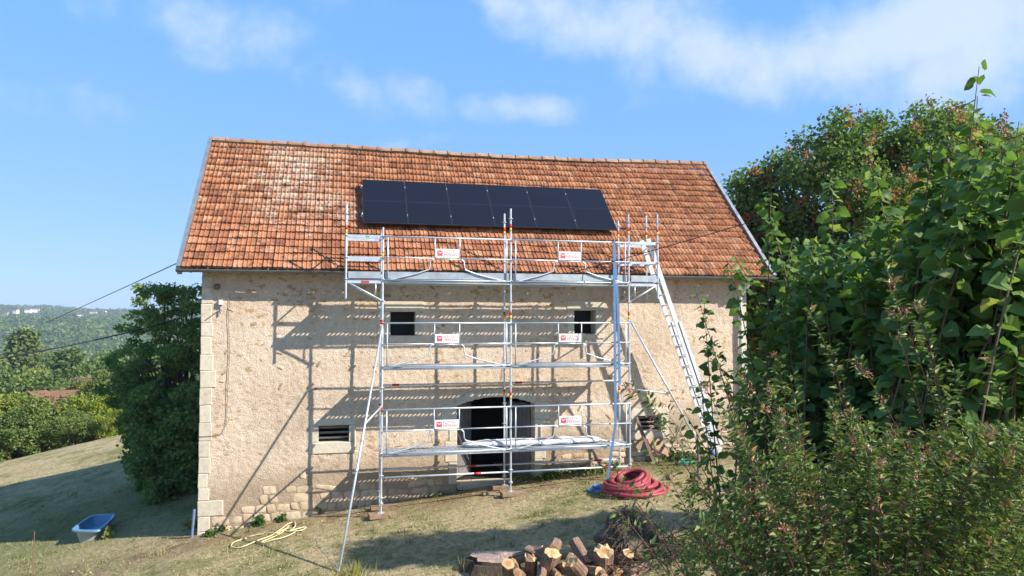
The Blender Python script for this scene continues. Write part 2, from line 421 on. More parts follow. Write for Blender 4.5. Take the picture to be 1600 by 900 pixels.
mb = MB(); mb.box((.46, .46, 2.75), (BL - .46, BD - .41, 2.95)); mb.box((.46, 2.6, .06), (BL - .46, 2.7, 5.4)); mb.build('loft_floor', M_DARK, barn)

def block(mbx, x0, x1, z0, z1, y0, y1, j=.006):
    """a dressed stone with knocked corners"""
    r = lambda: RNG.uniform(-j, j)
    c = ((x0 + x1) / 2 + r(), (y0 + y1) / 2 + r(), (z0 + z1) / 2 + r()); g = .004
    return mbx.obox(c, ((x1 - x0) / 2 - g, 0, r()), (0, (y1 - y0) / 2, 0), (r(), 0, (z1 - z0) / 2 - g), .012)
def stone_part(name, parent, *a):
    m = MB(); block(m, *a); o = m.build(name, M_DRESS, parent); o['rnd'] = float(RNG.uniform(.2, 1)); return o
M_SHADEWOOD = simple('shade_black_window_wood', (.022, .02, .018), .8, 0, .3, 8)  # near-black: the shade inside the openings is put into the colour
for (x0, x1, z0, z1, jl, jr, lt, sl_) in UWIN + LWIN:
    upper = z0 > 3
    m = MB(); m.box((x0, .40, z0), (x0 + .04, .46, z1)); m.box((x1 - .04, .40, z0), (x1, .46, z1)); m.box((x0 + .04, .40, z1 - .04), (x1 - .04, .46, z1)); m.box((x0 + .04, .40, z0), (x1 - .04, .46, z0 + .04))
    w = m.build('window', M_SHADEWOOD, barn)
    y0, y1 = -.022, .42
    stone_part('lintel', w, x0 - jl, x1 + jr, z1, z1 + lt, y0, y1)
    stone_part('sill', w, x0 - jl, x1 + jr, z0 - sl_, z0, y0 - .006, y1)
    stone_part('jamb', w, x0 - jl, x0, z0, z1, y0 + .002, y1); stone_part('jamb', w, x1, x1 + jr, z0, z1, y0 + .002, y1)
    if upper:
        m = MB(); m.box((x0 + .04, .43, z0 + .04), (x1 - .04, .45, z1 - .04)); m.build('shade_panel', M_SHADEWOOD, w)  # black board standing in for the dark of the open window
        m = MB(); m.box((x0 + .04, .405, (z0 + z1) / 2 - .02), (x1 - .04, .428, (z0 + z1) / 2 + .02)); m.build('crossbar', M_SHADEWOOD, w)
    else:
        for k in range(3):
            zz = z0 + (z1 - z0) * (k + .75) / 3.4
            m = MB(); m.obox(((x0 + x1) / 2, .16, zz), ((x1 - x0) / 2, 0, 0), (0, .05, -.02), (0, .004, .016)); m.build('slat', M_WOOD, w)
# doorway
door = MB(); door.box((DX0 + .003, .02, DZ0 - .16), (DX1 - .003, .5, DZ0 - .02)); door = door.build('doorway', M_DRESS, barn); door['rnd'] = .2
hs_ = [DZ0, .62, 1.13, 1.62, DSPR + .02]
for side in (0, 1):
    for k in range(4):
        w_ = .24 if k % 2 == 0 else .34
        if k == 3: w_ = .42
        if side == 0: stone_part('jamb_stone', door, DX0 - w_ + .03, DX0, hs_[k], hs_[k + 1], -.022, .45)
        else: stone_part('jamb_stone', door, DX1, DX1 + w_ - .03, hs_[k], hs_[k + 1], -.022, .45)
NV = 9
for k in range(NV):
    x0 = DX0 + (DX1 - DX0) * k / NV + .004; x1 = DX0 + (DX1 - DX0) * (k + 1) / NV - .004
    m = MB(); h = .19 + .02 * (k % 2)
    vs = []
    for y in (-.024, .42):
        for (x, z) in ((x0, arch(x0)), (x1, arch(x1)), (x1 + (x1 - 7.04) * .05, arch(x1) + h), (x0 + (x0 - 7.04) * .05, arch(x0) + h)): vs.append((x, y, z))
    m.add(vs, [(0, 1, 2, 3), (7, 6, 5, 4), (0, 4, 5, 1), (1, 5, 6, 2), (2, 6, 7, 3), (3, 7, 4, 0)])
    o = m.build('voussoir', M_DRESS, door); o['rnd'] = float(RNG.uniform(.2, .9))
for side, hx, ang in ((0, DX0 + .02, rad(57)), (1, DX1 - .02, rad(118))):
    d = np.array((math.cos(ang), math.sin(ang), 0)); nrm = np.array((-d[1], d[0], 0)); L = .98
    m = MB()
    base = np.array((hx, .36, 0))
    for zz in (.35, 1.05, 1.75):
        m.obox(base + d * L / 2 + nrm * (.03 if side == 0 else -.03) + np.array((0, 0, zz)), d * (L / 2 - .03), nrm * .012, (0, 0, .05))
    leaf = m.build('door_leaf', M_WOOD, barn)
    for k in range(7):
        w_ = L / 7; zt = 1.98 + .015 * RNG.uniform(-1, 1)
        m = MB(); m.obox(base + d * (k + .5) * w_ + np.array((0, 0, (DZ0 + .04 + zt) / 2)), d * (w_ / 2 - .005), nrm * (.014 + .003 * (k % 2)), (0, 0, (zt - DZ0 - .04) / 2), .004)
        m.build('plank', M_WOOD, leaf)
    m = MB(); m.bar(base + d * .8 + np.array((0, -.03, .9)), base + d * .8 + np.array((0, -.03, 1.15)), .02, .02, up=(0, 1, 0)); m.build('handle', M_GUTTER, leaf)
# quoins on both front corners
zq = [5.2, 4.93, 4.55, 4.1, 3.78, 3.36, 2.98, 2.58, 2.18, 1.78, 1.35, .98, .6, .27, -.02, -.38, -.72, -1.2]
for left in (1, 0):
    for k in range(len(zq) - 1):
        w_ = .23 + .03 * RNG.uniform(-1, 1) + (.03 if k % 2 else 0)
        if k == 14: w_ = .56
        if k == 6: w_ = .34
        a = (-.012, w_) if left else (BL - w_, BL + .012)
        if not left and zq[k] < .3: continue
        stone_part('quoin', front, a[0], a[1], zq[k + 1], zq[k], -.018 - .004 * RNG.random(), .32)
# rubble stones: a few shared irregular shapes, set one by one in rough courses
def stone_proto(i):
    rg = np.random.default_rng(50 + i); m = MB(); n = 8
    an = np.linspace(0, 2 * math.pi, n, endpoint=False) + rg.uniform(-.25, .25, n) + .39
    sq = lambda a: np.array((np.sign(math.cos(a)) * abs(math.cos(a)) ** .32, np.sign(math.sin(a)) * abs(math.sin(a)) ** .32)) * .5
    P = [sq(a) * rg.uniform(.80, 1.04) for a in an]
    vs = [(p[0], .5, p[1]) for p in P] + [(p[0] * .97, -.1, p[1] * .97) for p in P] + [(p[0] * .86, -.40 + rg.uniform(-.1, .1), p[1] * .82) for p in P] + [(rg.uniform(-.15, .15), -.5, rg.uniform(-.1, .1))]
    fs = []
    for l in (0, 1): fs += [(l * n + k, l * n + (k + 1) % n, (l + 1) * n + (k + 1) % n, (l + 1) * n + k) for k in range(n)]
    fs += [(16 + k, 16 + (k + 1) % n, 24) for k in range(n)]
    m.add(vs, fs); me = bpy.data.meshes.new('stone'); me.from_pydata(m.v, [], m.f)
    me.materials.append(M_STONE if i < 7 else M_RUST); me.polygons.foreach_set('use_smooth', [k >= 0 for k in range(len(m.f))]); return me
STONES = [stone_proto(i) for i in range(10)]
nst = 0
def blocked(x, z, w, h):
    for q in LWIN + UWIN:
        if q[0] - q[4] - w / 2 < x < q[1] + q[5] + w / 2 and q[2] - q[7] - h / 2 < z < q[3] + q[6] + h / 2: return True
    return DX0 - .3 - w / 2 < x < DX1 + .3 + w / 2 and z < 2.5 or x < .28 + w / 2 or x > BL - .28 - w / 2 or (x < .6 + w / 2 and -.42 < z < .02)
z = -.95
while z < 1.5:
    h = RNG.uniform(.12, .22); x = .28
    while x < BL - .3:
        w = RNG.uniform(.15, .52); cx, cz = x + w / 2, z + h / 2 + RNG.uniform(-.02, .02); x += w + .014; hh_ = h * RNG.uniform(.75, 1.2)
        g = gz(cx, -.1)
        top = (.85 if cx < 3 else .70) + .5 * float(vnoise(cx, 0, 1.1)) - (.15 if 3.6 < cx < 6 else 0)
        if cz < g - .05 or cz > g + top or blocked(cx, cz, w, h) or nst >= 216: continue
        fade = (cz - g) / max(top, .1)
        if RNG.random() < max(0, fade - .35) * 1.4: continue
        inst('stone', STONES[int(RNG.integers(0, 7))], front, (cx, -.003, cz), (0, RNG.uniform(-.2, .2), 0), (w * 1.03, RNG.uniform(.030, .046), hh_ * 1.03), RNG.random()); nst += 1
    z += h + .010
n2_ = 0
while n2_ < 64:
    cx, cz = RNG.uniform(.4, BL - .4), RNG.uniform(.6, 5.0); w, h = RNG.uniform(.08, .24), RNG.uniform(.035, .10)
    if blocked(cx, cz, w, h) or float(vnoise(cx, cz, 1.3, 9)) < -.05 or cz < gz(cx, 0) + .7: continue
    inst('stone', STONES[int(RNG.integers(6, 10))], front, (cx, .002, cz), (0, RNG.uniform(-1.2, 1.2), 0), (w, .034, h), RNG.random()); n2_ += 1
# wall fittings: vent pot, old cable run with insulators
m = MB(); p = onY(339, 448, -.02); m.tube([p + (0, .05, 0), p + (0, -.10, .0)], [.085, .06], 10); m.build('clay_vent', M_BROWNCLAY, front)
m = MB(); m.tube([(.62, -.035, 4.75), (.60, -.035, 4.2), (.64, -.035, 3.4), (.61, -.035, 2.6), (.60, -.035, 1.75), (.5, -.035, 1.52), (.3, -.035, 1.47), (.0, -.04, 1.47)], .006, 5); m.build('wall_cable', M_BROWNCLAY, front)
m = MB(); p = onY(345, 483, -.02)
m.tube([p, p + (-.16, -.14, -.10)], .012, 6); m.tube([p + (-.02, -.02, .16), p + (.0, -.04, -.12)], .02, 6); m.build('cable_bracket', M_GUTTER, front)
m = MB(); m.box(p + (-.04, -.07, .10), p + (.05, -.0, .22)); m.build('insulator', M_WHITEPVC, front)

# ---------------- roof
EY, EZ = -.40, 5.36; SL = math.atan2(RIDGE_Z - EZ, RIDGE_Y - EY); SLEN = math.hypot(RIDGE_Z - EZ, RIDGE_Y - EY)
RX0, RX1 = -.38, 14.66
SD = np.array((0, math.cos(SL), math.sin(SL))); SN = np.array((0, -math.sin(SL), math.cos(SL)))
def RP(x, s, n=0): return np.array((x, EY, EZ)) + SD * s + SN * n
def tile_fn(nt, b):
    p = nt.pos(); r = nt.rnd(); n1 = nt.noise(p, .55, 4, .6); n2 = nt.noise(p, 7, 5, .7); n3 = nt.noise(p, 30, 4, .7)
    c = nt.ramp(nt.math('ADD', nt.math('MULTIPLY', r, .42), nt.math('ADD', nt.math('MULTIPLY', n2, .28), nt.math('MULTIPLY', n1, .30))), [(.22, (.18, .072, .04)), (.42, (.32, .127, .062)), (.58, (.41, .18, .09)), (.78, (.47, .26, .155))])
    sep = nt.add('ShaderNodeSeparateXYZ', i0=p)
    # lichen: strongest in a broad pale field over the left of the roof
    dx = nt.math('MULTIPLY', nt.math('SUBTRACT', sep.outputs[0], 2.4), .42); dz = nt.math('MULTIPLY', nt.math('SUBTRACT', sep.outputs[2], 7.8), .42)
    fld = nt.math('EXPONENT', nt.math('MULTIPLY', nt.math('ADD', nt.math('MULTIPLY', dx, dx), nt.math('MULTIPLY', dz, dz)), -1.0))
    lf = nt.math('ADD', nt.math('MULTIPLY', fld, .25), nt.math('ADD', nt.math('MULTIPLY', n2, .55), nt.math('ADD', nt.math('MULTIPLY', n3, .25), nt.math('MULTIPLY', nt.math('SUBTRACT', n1, .5), .45))))
    lf = nt.math('ADD', lf, nt.math('MULTIPLY', nt.math('FRACT', nt.math('MULTIPLY', r, 7.31)), .06))
    lich = nt.ramp(lf, [(.59, 0.0), (.74, .85)])
    c = nt.mix(lich, c, nt.mix(n3, (.38, .30, .22), (.62, .53, .44)))
    blk = nt.ramp(nt.noise(nt.vmath('ADD', p, (31, 7, 3)), 5, 5, .7), [(.50, 0.0), (.64, .8)])
    c = nt.mix(blk, c, (.085, .05, .035))
    nt.set(b, 'Base_Color', c); nt.set(b, 'Normal', nt.bump(n3, .35, .01))
M_TILE = material('terracotta_tile', tile_fn, None, .85, 0, .2)
m = MB(); th = .05
for s0, s1, y0, y1 in ((0, 1, EY, RIDGE_Y),):
    a, b_ = RP(RX0, .03, -.07), RP(RX1, .03, -.07); c, d = RP(RX1, SLEN, -.24), RP(RX0, SLEN, -.24)
    dn = np.array((0, 0, -th)); vs = [a, b_, c, d, a + dn, b_ + dn, c + dn, d + dn]
    m.add(vs, [(0, 1, 2, 3), (7, 6, 5, 4), (0, 4, 5, 1), (1, 5, 6, 2), (2, 6, 7, 3), (3, 7, 4, 0)])
    by = 2 * RIDGE_Y - EY; e, f = np.array((RX0, by, EZ)), np.array((RX1, by, EZ))
    vs = [d + (0, .004, 0), c + (0, .004, 0), f, e]; vs += [q + dn for q in vs]
    m.add(vs, [(0, 1, 2, 3), (7, 6, 5, 4), (0, 4, 5, 1), (1, 5, 6, 2), (2, 6, 7, 3), (3, 7, 4, 0)])
roof = m.build('roof', M_BROWNCLAY, barn)
NC, NR = 68, 19; TW = (RX1 - RX0) / NC; TE = SLEN / NR
us = [0, .07, .16, .40, .46, .56, .62, .86, .95]; hh = [.014, .025, .004, .000, .019, .019, .000, .004, .012]
tv = [(u * TW, -.02, h + .056) for u, h in zip(us, hh)] + [(u * TW, TE + .01, h - .004) for u, h in zip(us, hh)] + [(u * TW, -.02, .0) for u in us]
n9 = len(us); tf = [(k, k + 1, n9 + k + 1, n9 + k) for k in range(n9 - 1)] + [(k + 1, k, 2 * n9 + k, 2 * n9 + k + 1) for k in range(n9 - 1)]
tf += [(n9 - 1, 2 * n9 - 1, n9 * 2 - 1 + n9, n9 - 1)][:0]
tme = bpy.data.meshes.new('tile'); tme.from_pydata(tv, [], tf); tme.materials.append(M_TILE)
def sag(x, s): return -.10 * (s / SLEN) * math.sin(math.pi * (x - RX0) / (RX1 - RX0)) + .045 * float(vnoise(x, s, 3.1, 4)) + .02 * float(vnoise(x, s, 1.0, 8)) - .05 * math.sin(math.pi * s / SLEN)
TL = []
for r_ in range(NR):
    for c_ in range(NC):
        x = RX0 + c_ * TW; s = r_ * TE
        jx, js = RNG.uniform(-.004, .004), RNG.uniform(-.012, .012) + .016 * math.sin(c_ * .9 + r_ * 2) + .05 * float(vnoise(x, r_ * 1.7, 2.2, 12))
        P = RP(x + jx, s + js, sag(x, s) + .0 + RNG.uniform(0, .006)); TL.append((np.linalg.norm(P - CAM), P, RNG.uniform(-.02, .02), RNG.uniform(-.02, .03), float(np.clip(RNG.normal(.5, .24), 0, 1))))
TL.sort(key=lambda q: q[0])
for dist, P, rz, rx, rn in TL[:300]: inst('tile', tme, roof, P, (SL + rx, 0, rz), (1, 1, 1), rn)
rest = TL[300:]
R = np.array([np.array(Matrix.Rotation(q[2], 3, 'Z') @ Matrix.Rotation(SL + q[3], 3, 'X')) for q in rest])
V, F, A = scatter_data(tv, tf, np.array([q[1] for q in rest]), R, np.ones(len(rest)), np.array([q[4] for q in rest]))
np_mesh('tile_field', V, F, A, M_TILE, roof, kind='stuff')
# ridge tiles, bedded on pale mortar
M_MORTAR = simple('lime_mortar', (.48, .42, .35), .9, 0, .3, 12, .6)
m = MB(); m.tube([RP(x, SLEN, -.01 + sag(x, SLEN * .9)) for x in np.linspace(RX0 + .02, RX1 - .02, 30)], .095, 8); m.build('ridge_mortar', M_MORTAR, roof)
nrid = 36; rl = (RX1 - RX0) / nrid
rv = []; 
for x, r0 in ((0, .118), (rl * .86, .105), (rl * .861, .132), (rl * 1.03, .136)):
    for k in range(7):
        a = math.pi * (k / 6); rv.append((x, -math.cos(a) * r0 * 1.05, math.sin(a) * r0 - .03))
rf = [(i * 7 + k, (i + 1) * 7 + k, (i + 1) * 7 + k + 1, i * 7 + k + 1) for i in range(3) for k in range(6)] + [tuple(range(7)), tuple(range(27, 20, -1))]
rme = bpy.data.meshes.new('ridge_tile'); rme.from_pydata(rv, [], rf); rme.materials.append(material('weathered_ridge_tile', stone_fn((.24, .115, .065), (.42, .30, .22), .7), None, .9, 0, .2))
for k in range(nrid):
    x = RX0 + k * rl; inst('ridge_tile', rme, roof, RP(x, SLEN, .0) + (0, 0, .035 + sag(x, SLEN * .9) + RNG.uniform(-.008, .01)), (RNG.uniform(-.04, .04), RNG.uniform(-.015, .015), RNG.uniform(-.02, .02)), (1, 1, 1), RNG.uniform(.1, 1))
# verge strips, gutter, downpipe
for x, nm in ((RX0 - .055, 'a'), (RX1 + .055, 'b')):
    m = MB(); m.bar(RP(x, -.03, -.05), RP(x, SLEN + .04, -.05), .10, .26, up=SN)
    m.build('verge_board', M_ZINC, roof)
m = MB(); vs = []; xs_ = [RX0 - .10, RX1 + .12]
prof = [(math.cos(a) * .072, math.sin(a) * .072) for a in np.linspace(math.pi, 2 * math.pi, 9)]; prof2 = [(q[0] * .9, q[1] * .9 + .002) for q in prof[::-1]]
pr = prof + prof2; n_ = len(pr)
for x in xs_: vs += [(x, EY - .062 + q[0], EZ - .035 + q[1]) for q in pr]
m.add(vs, [(k, (k + 1) % n_, n_ + (k + 1) % n_, n_ + k) for k in range(n_)] + [tuple(range(n_))[::-1], tuple(range(n_, 2 * n_))])
m.build('gutter', M_GUTTER, roof)
for k in range(15):
    m = MB(); x = RX0 + .2 + k * 1.05; m.obox((x, EY - .01, EZ - .10), (.02, 0, 0), (0, .07, 0), (0, 0, .012)); m.build('gutter_bracket', M_ZINC, roof)
m = MB(); m.tube([(13.95, EY - .06, EZ - .10), (13.95, EY - .05, EZ - .2), (13.9, -.12, EZ - .48), (13.88, -.09, EZ - .6), (13.88, -.09, .6)], .05, 10); m.build('downpipe', M_WHITEPVC, barn, True)
for k in range(22):
    m = MB(); x = .2 + k * .65; m.bar((x, -.36, EZ - .10), (x, .3, EZ + .53), .07, .09); m.build('rafter', M_WOOD, roof)
# ================================================================== SOLAR PANELS
def pv_fn(nt, b):
    p = nt.pos(); sep = nt.add('ShaderNodeSeparateXYZ', i0=p)
    s = nt.math('MULTIPLY', sep.outputs[2], 1.0 / math.sin(SL))
    g = nt.math('FRACT', nt.math('MULTIPLY', s, 1 / .0945)); ln = nt.math('GREATER_THAN', g, .94)
    x = nt.math('FRACT', nt.math('MULTIPLY', sep.outputs[0], 1 / .187)); lx = nt.math('GREATER_THAN', x, .965)
    mid = nt.math('LESS_THAN', nt.math('ABSOLUTE', nt.math('SUBTRACT', s, (EZ + (S0 + PH / 2) * math.sin(SL) + .16 * math.cos(SL)) / math.sin(SL))), .010); l = nt.math('MAXIMUM', nt.math('MULTIPLY', ln, .35), nt.math('MULTIPLY', mid, .4))
    n = nt.noise(p, 3, 3)
    nt.set(b, 'Base_Color', nt.mix(l, nt.mix(n, (.0085, .0095, .017), (.0095, .0105, .0185)), (.045, .052, .075)))
    nt.set(b, 'Roughness', nt.math('ADD', .30, nt.math('MULTIPLY', n, .02)))
S0, PH, PWD, PX0 = 1.655, 1.895, 1.140, 3.70
M_PV = material('black_solar_glass', pv_fn, None, .3, 0, .22)
M_PVF = simple('black_anodised_frame', (.035, .037, .045), .4, .3)
M_ALU = simple('bare_aluminium', (.72, .74, .76), .42, .40, .12, 9)
PN = ['first black solar panel from the left end of the row on the tiled roof', 'second black solar panel from the left in the roof row',
      'third black solar panel from the left in the roof row', 'fourth black solar panel from the left, behind the middle scaffold poles',
      'fifth black solar panel from the left in the roof row', 'last black solar panel at the right end of the roof row']
S0, PH, PWD, PX0 = 1.655, 1.895, 1.140, 3.70
for k in range(6):
    x0 = PX0 + k * 1.1495; n0, n1 = .13, .165
    org = RP(x0 + PWD / 2, S0, .0)
    t = thing('solar_panel', PN[k], 'solar panel', org, 'solar panels in a row on the roof')
    def sl_box(m, xa, xb, sa, sb, na, nb): m.obox(RP((xa + xb) / 2, (sa + sb) / 2, (na + nb) / 2), ((xb - xa) / 2, 0, 0), SD * (sb - sa) / 2, SN * (nb - na) / 2)
    m = MB(); f = .012
    sl_box(m, x0, x0 + f, S0, S0 + PH, n0, n1); sl_box(m, x0 + PWD - f, x0 + PWD, S0, S0 + PH, n0, n1)
    sl_box(m, x0 + f, x0 + PWD - f, S0, S0 + f, n0, n1); sl_box(m, x0 + f, x0 + PWD - f, S0 + PH - f, S0 + PH, n0, n1); m.build('frame', M_PVF, t)
    m = MB(); sl_box(m, x0 + f + .001, x0 + PWD - f - .001, S0 + f + .001, S0 + PH - f - .001, n0 + .005, n1 - .002); m.build('glass', M_PV, t)
    for sv in (.36, PH - .30):
        m = MB(); sl_box(m, x0 - (.05 if k == 0 else 0), x0 + PWD + (.05 if k == 5 else .0085), S0 + sv - .02, S0 + sv + .02, n0 - .04, n0 - .002); m.build('mounting_rail', M_ALU, t)
        m = MB(); xx = x0 + PWD + .0047 if k < 5 else x0 + PWD + .012; sl_box(m, xx - .008, xx + .008, S0 + sv - .022, S0 + sv + .022, n1 - .01, n1 + .010); m.build('clamp', M_ALU, t)
        if k == 0: m = MB(); sl_box(m, x0 - .025, x0 + .0, S0 + sv - .03, S0 + sv + .03, n1 - .03, n1 + .008); m.build('clamp', M_ALU, t)
        m = MB(); sl_box(m, x0 + .3, x0 + .34, S0 + sv - .025, S0 + sv + .025, .012, n0 - .041); m.build('roof_hook', M_ALU, t)

# ================================================================== SCAFFOLD
M_GALV = simple('galvanised_steel', (.58, .63, .68), .42, .45, .16, 7)
M_GALV2 = simple('galvanised_deck', (.42, .46, .50), .5, .5, .22, 4)
M_RED = simple('red_paint', (.58, .030, .022), .5, 0, .1)
M_YEL = simple('yellow_tape', (.80, .50, .04), .5, 0, .1)
M_SIGNW = simple('white_sign', (.80, .78, .76), .5, 0, .05)
M_SIGNR = simple('red_logo', (.66, .07, .10), .5, 0, .1)
M_SIGNT = simple('red_grey_lettering', (.52, .20, .22), .5, 0, .1)
M_LABEL = simple('green_sticker', (.08, .42, .12), .5)
FY, RY = -1.18, -.48
PX = [4.11, 7.145, 10.17]; XL, XR = 3.28, 10.95; DK = [1.12, 3.11, 5.11]
scaf = thing('scaffold', 'galvanised steel scaffold in two bays standing before the barn', 'scaffold', (7.14, -.83, 0))
def T(name, pts, r=.0242, mat=None, n=8, parent=None):
    m = MB(); m.tube(pts, r, n); return m.build(name, mat or M_GALV, parent or scaf, True)
def band(parent, x, y, z):
    m = MB(); m.tube([(x, y, z), (x, y, z + .085)], .0262, 8); m.mi = 1; m.tube([(x, y, z + .086), (x, y, z + .185)], .0262, 8)
    m.build('marker_band', [M_YEL, M_RED], parent, True)
def standard(x, y, z0, z1, bands):
    m = MB(); m.tube([(x, y, z0), (x, y, z1)], .0242, 8)
    z = DK[2] + 2.0
    while z > z0 + .1:
        if z < z1 - .04: m.tube([(x, y, z - .006), (x, y, z + .006)], .058, 8)
        z -= .5
    for zz in DK:
        if z0 < zz + .85 < z1: m.tube([(x, y, zz + .62), (x, y, zz + .86)], .030, 8)
    o = m.build('standard', M_GALV, scaf)
    for zz in bands: band(o, x, y, zz)
    return o
base = {}
for i, x in enumerate(PX):
    for y in (FY, RY):
        g = gz(x, y); hb = [.10, .10, .04][i] if y == FY else .08
        top = {(0, FY): 6.31, (0, RY): 6.25, (1, FY): 6.85, (1, RY): 6.83, (2, FY): 6.81, (2, RY): 6.74}[i, y]
        bz = [4.0 - .02, 2.0] if i == 0 else [4.19, 2.28]
        o = standard(x, y, g + hb + .22, top, bz + ([6.17 - .55] if i == 0 else [6.30]))
        m = MB(); m.tube([(x, y, g + hb), (x, y, g + hb + .4)], .0185, 8); m.tube([(x, y, g + hb + .20), (x, y, g + hb + .235)], .05, 8)
        m.box((x - .075, y - .075, g + hb), (x + .075, y + .075, g + hb + .008)); m.build('base_jack', M_GALV, scaf)
for y in (FY, RY):
    standard(XL, y, 4.66, 6.81 if y == FY else 6.7, [6.15]); standard(XR, y, 4.70, 6.84 if y == FY else 6.9, [6.30])
# deck planks: perforated steel, one shared mesh
def plank_mesh(L):
    m = MB(); nx, ny, w = int(L / .052), 7, .31
    idx = {}
    for j in range(ny + 1):
        for i in range(nx + 1): idx[i, j] = len(m.v); m.v.append((L * i / nx, w * j / ny, 0))
    for j in range(ny):
        for i in range(nx):
            if j == 3 and i % 2 == 0 and 1 < i < nx - 2: continue
            m.f.append((idx[i, j], idx[i + 1, j], idx[i + 1, j + 1], idx[i, j + 1])); m.m.append(0)
    for y0, y1 in ((0.0, .004), (w - .004, w)): m.box((0, y0, -.068), (L, y1, -.001))
    for x0, x1 in ((0, .004), (L - .004, L)): m.box((x0, .005, -.06), (x1, w - .005, -.001))
    me = bpy.data.meshes.new('deck_plank'); me.from_pydata(m.v, [], m.f); me.materials.append(M_GALV2); return me
PL3, PLS = plank_mesh(PX[1] - PX[0] - .07), plank_mesh(PX[0] - XL - .07)
for z in DK:
    for i in range(2):
        for k in range(2): inst('deck_plank', PL3, scaf, (PX[i] + .035, FY + .03 + k * .325, z))
for x in (XL, PX[2]):
    for k in range(2): inst('deck_plank', PLS, scaf, (x + .035, FY + .03 + k * .325, DK[2]))
for z in DK:
    for x in PX + ([XL, XR] if z == DK[2] else []): T('transom', [(x, FY + .03, z - .045), (x, RY - .03, z - .045)])
# lettering for the company signs
def text_mesh(s):
    cu = bpy.data.curves.new('txt', 'FONT'); cu.body = s; cu.size = 1; cu.resolution_u = 1
    o = bpy.data.objects.new('txt', cu); COL.objects.link(o); dg = bpy.context.evaluated_depsgraph_get(); dg.update()
    me = o.evaluated_get(dg).to_mesh(); V = [tuple(v.co) for v in me.vertices]; F = [tuple(p.vertices) for p in me.polygons]
    o.evaluated_get(dg).to_mesh_clear(); bpy.data.objects.remove(o); bpy.data.curves.remove(cu)
    xs = [v[0] for v in V]; ys = [v[1] for v in V]; return [((v[0] - min(xs)) / (max(xs) - min(xs)), (v[1] - min(ys)) / (max(ys) - min(ys))) for v in V], F
TX = [text_mesh('PLETTAC'), text_mesh('MEFRAN')]
def sign_mesh():
    m = MB(); w, h = .565, .205
    m.box((0, -.004, 0), (w, .004, h)); m.mi = 1
    sx, sz = .045, .040; sw = .125
    m.box((sx, -.0065, sz), (sx + sw, -.005, sz + sw)); m.mi = 0
    m.add([(sx + .02, -.0075, sz + .105), (sx + .06, -.0075, sz + .072), (sx + .112, -.0075, sz + .105), (sx + .112, -.0075, sz + .088), (sx + .062, -.0075, sz + .050), (sx + .02, -.0075, sz + .088)], [(0, 5, 4, 1), (1, 4, 3, 2)]); m.mi = 2
    for (V, F), z0, wd in ((TX[0], .112, .30), (TX[1], .040, .30)):
        m.add([(.205 + v[0] * wd, -.0065, z0 + v[1] * .060) for v in V], F)
    me = bpy.data.meshes.new('sign'); me.from_pydata(m.v, [], m.f); me.polygons.foreach_set('material_index', m.m)
    for q in (M_SIGNW, M_SIGNR, M_SIGNT): me.materials.append(q)
    return me
SIGN = sign_mesh()
def guardrail(x0, x1, z, sx):
    y = FY - .045; r = .0165; a, b_ = x0 + .11, x1 - .11; s0, s1 = sx, sx + .57; m = MB()
    m.tube([(x0, y, z + .985), (x1, y, z + .985)], .019, 8)
    m.tube([(x0 + .02, y, z + .50), (s0 - .02, y, z + .50)], r, 6); m.tube([(s1 + .02, y, z + .50), (x1 - .02, y, z + .50)], r, 6)
    for x in (a, b_): m.tube([(x, y, z + .985), (x, y, z - .02)], r, 6)
    for x in (s0 - .01, s1 + .01): m.tube([(x, y, z + .985), (x, y, z + .50)], r * .85, 6)
    m.tube([(s0 - .03, y, z + .485), (s1 + .03, y, z + .485)], r * .9, 6)
    for sg, xs, xe in ((-1, s0, a), (1, s1, b_)):
        m.tube([(xs + sg * .02, y, z + .485), (xs + sg * .07, y, z + .475), (xs + sg * .115, y, z + .43), (xs + sg * .125, y, z + .30), (xs + sg * .15, y, z + .235), (xs + sg * .45, y, z + .13), (xe - sg * .12, y, z - .005), (xe, y, z - .02)], r, 6)
    m.tube([(x0 + .01, y, z - .02), (x1 - .01, y, z - .02)], r, 6)
    g = m.build('guardrail', M_GALV, scaf, True)
    inst('sign', SIGN, g, (s0, y - .022, z + .52))
    return g
for z in DK:
    guardrail(PX[0], PX[1], z, 5.32); guardrail(PX[1], PX[2], z, 8.33)
# ledgers, toe boards, end rails, brackets
def red_tag(par, x, y, z): m = MB(); m.tube([(x, y, z), (x + .17, y, z)], .0268, 8); m.build('marker_band', M_RED, par, True)
for z, y in ((.56, FY), (.60, RY), (2.61, RY), (3.03, FY), (3.03, RY), (5.03, FY), (5.03, RY), (1.04, FY), (1.04, RY)):
    for i in range(2):
        o = T('ledger', [(PX[i] + .03, y, z), (PX[i + 1] - .03, y, z)], .0215)
        if z in (.56, .60, 2.61): red_tag(o, PX[i] + (.28 if z == 2.61 else 2.15 if i == 0 else 2.35), y, z)
for i in range(2):
    m = MB(); m.box((PX[i] + .05, FY - .018, DK[2] + .012), (PX[i + 1] - .05, FY + .018, DK[2] + .175)); m.build('toe_board', M_GALV2, scaf)
def flat(name, x0, x1, y, z0, z1, mat=None): m = MB(); m.box((x0, y - .02, z0), (x1, y + .02, z1)); return m.build(name, mat or M_GALV, scaf)
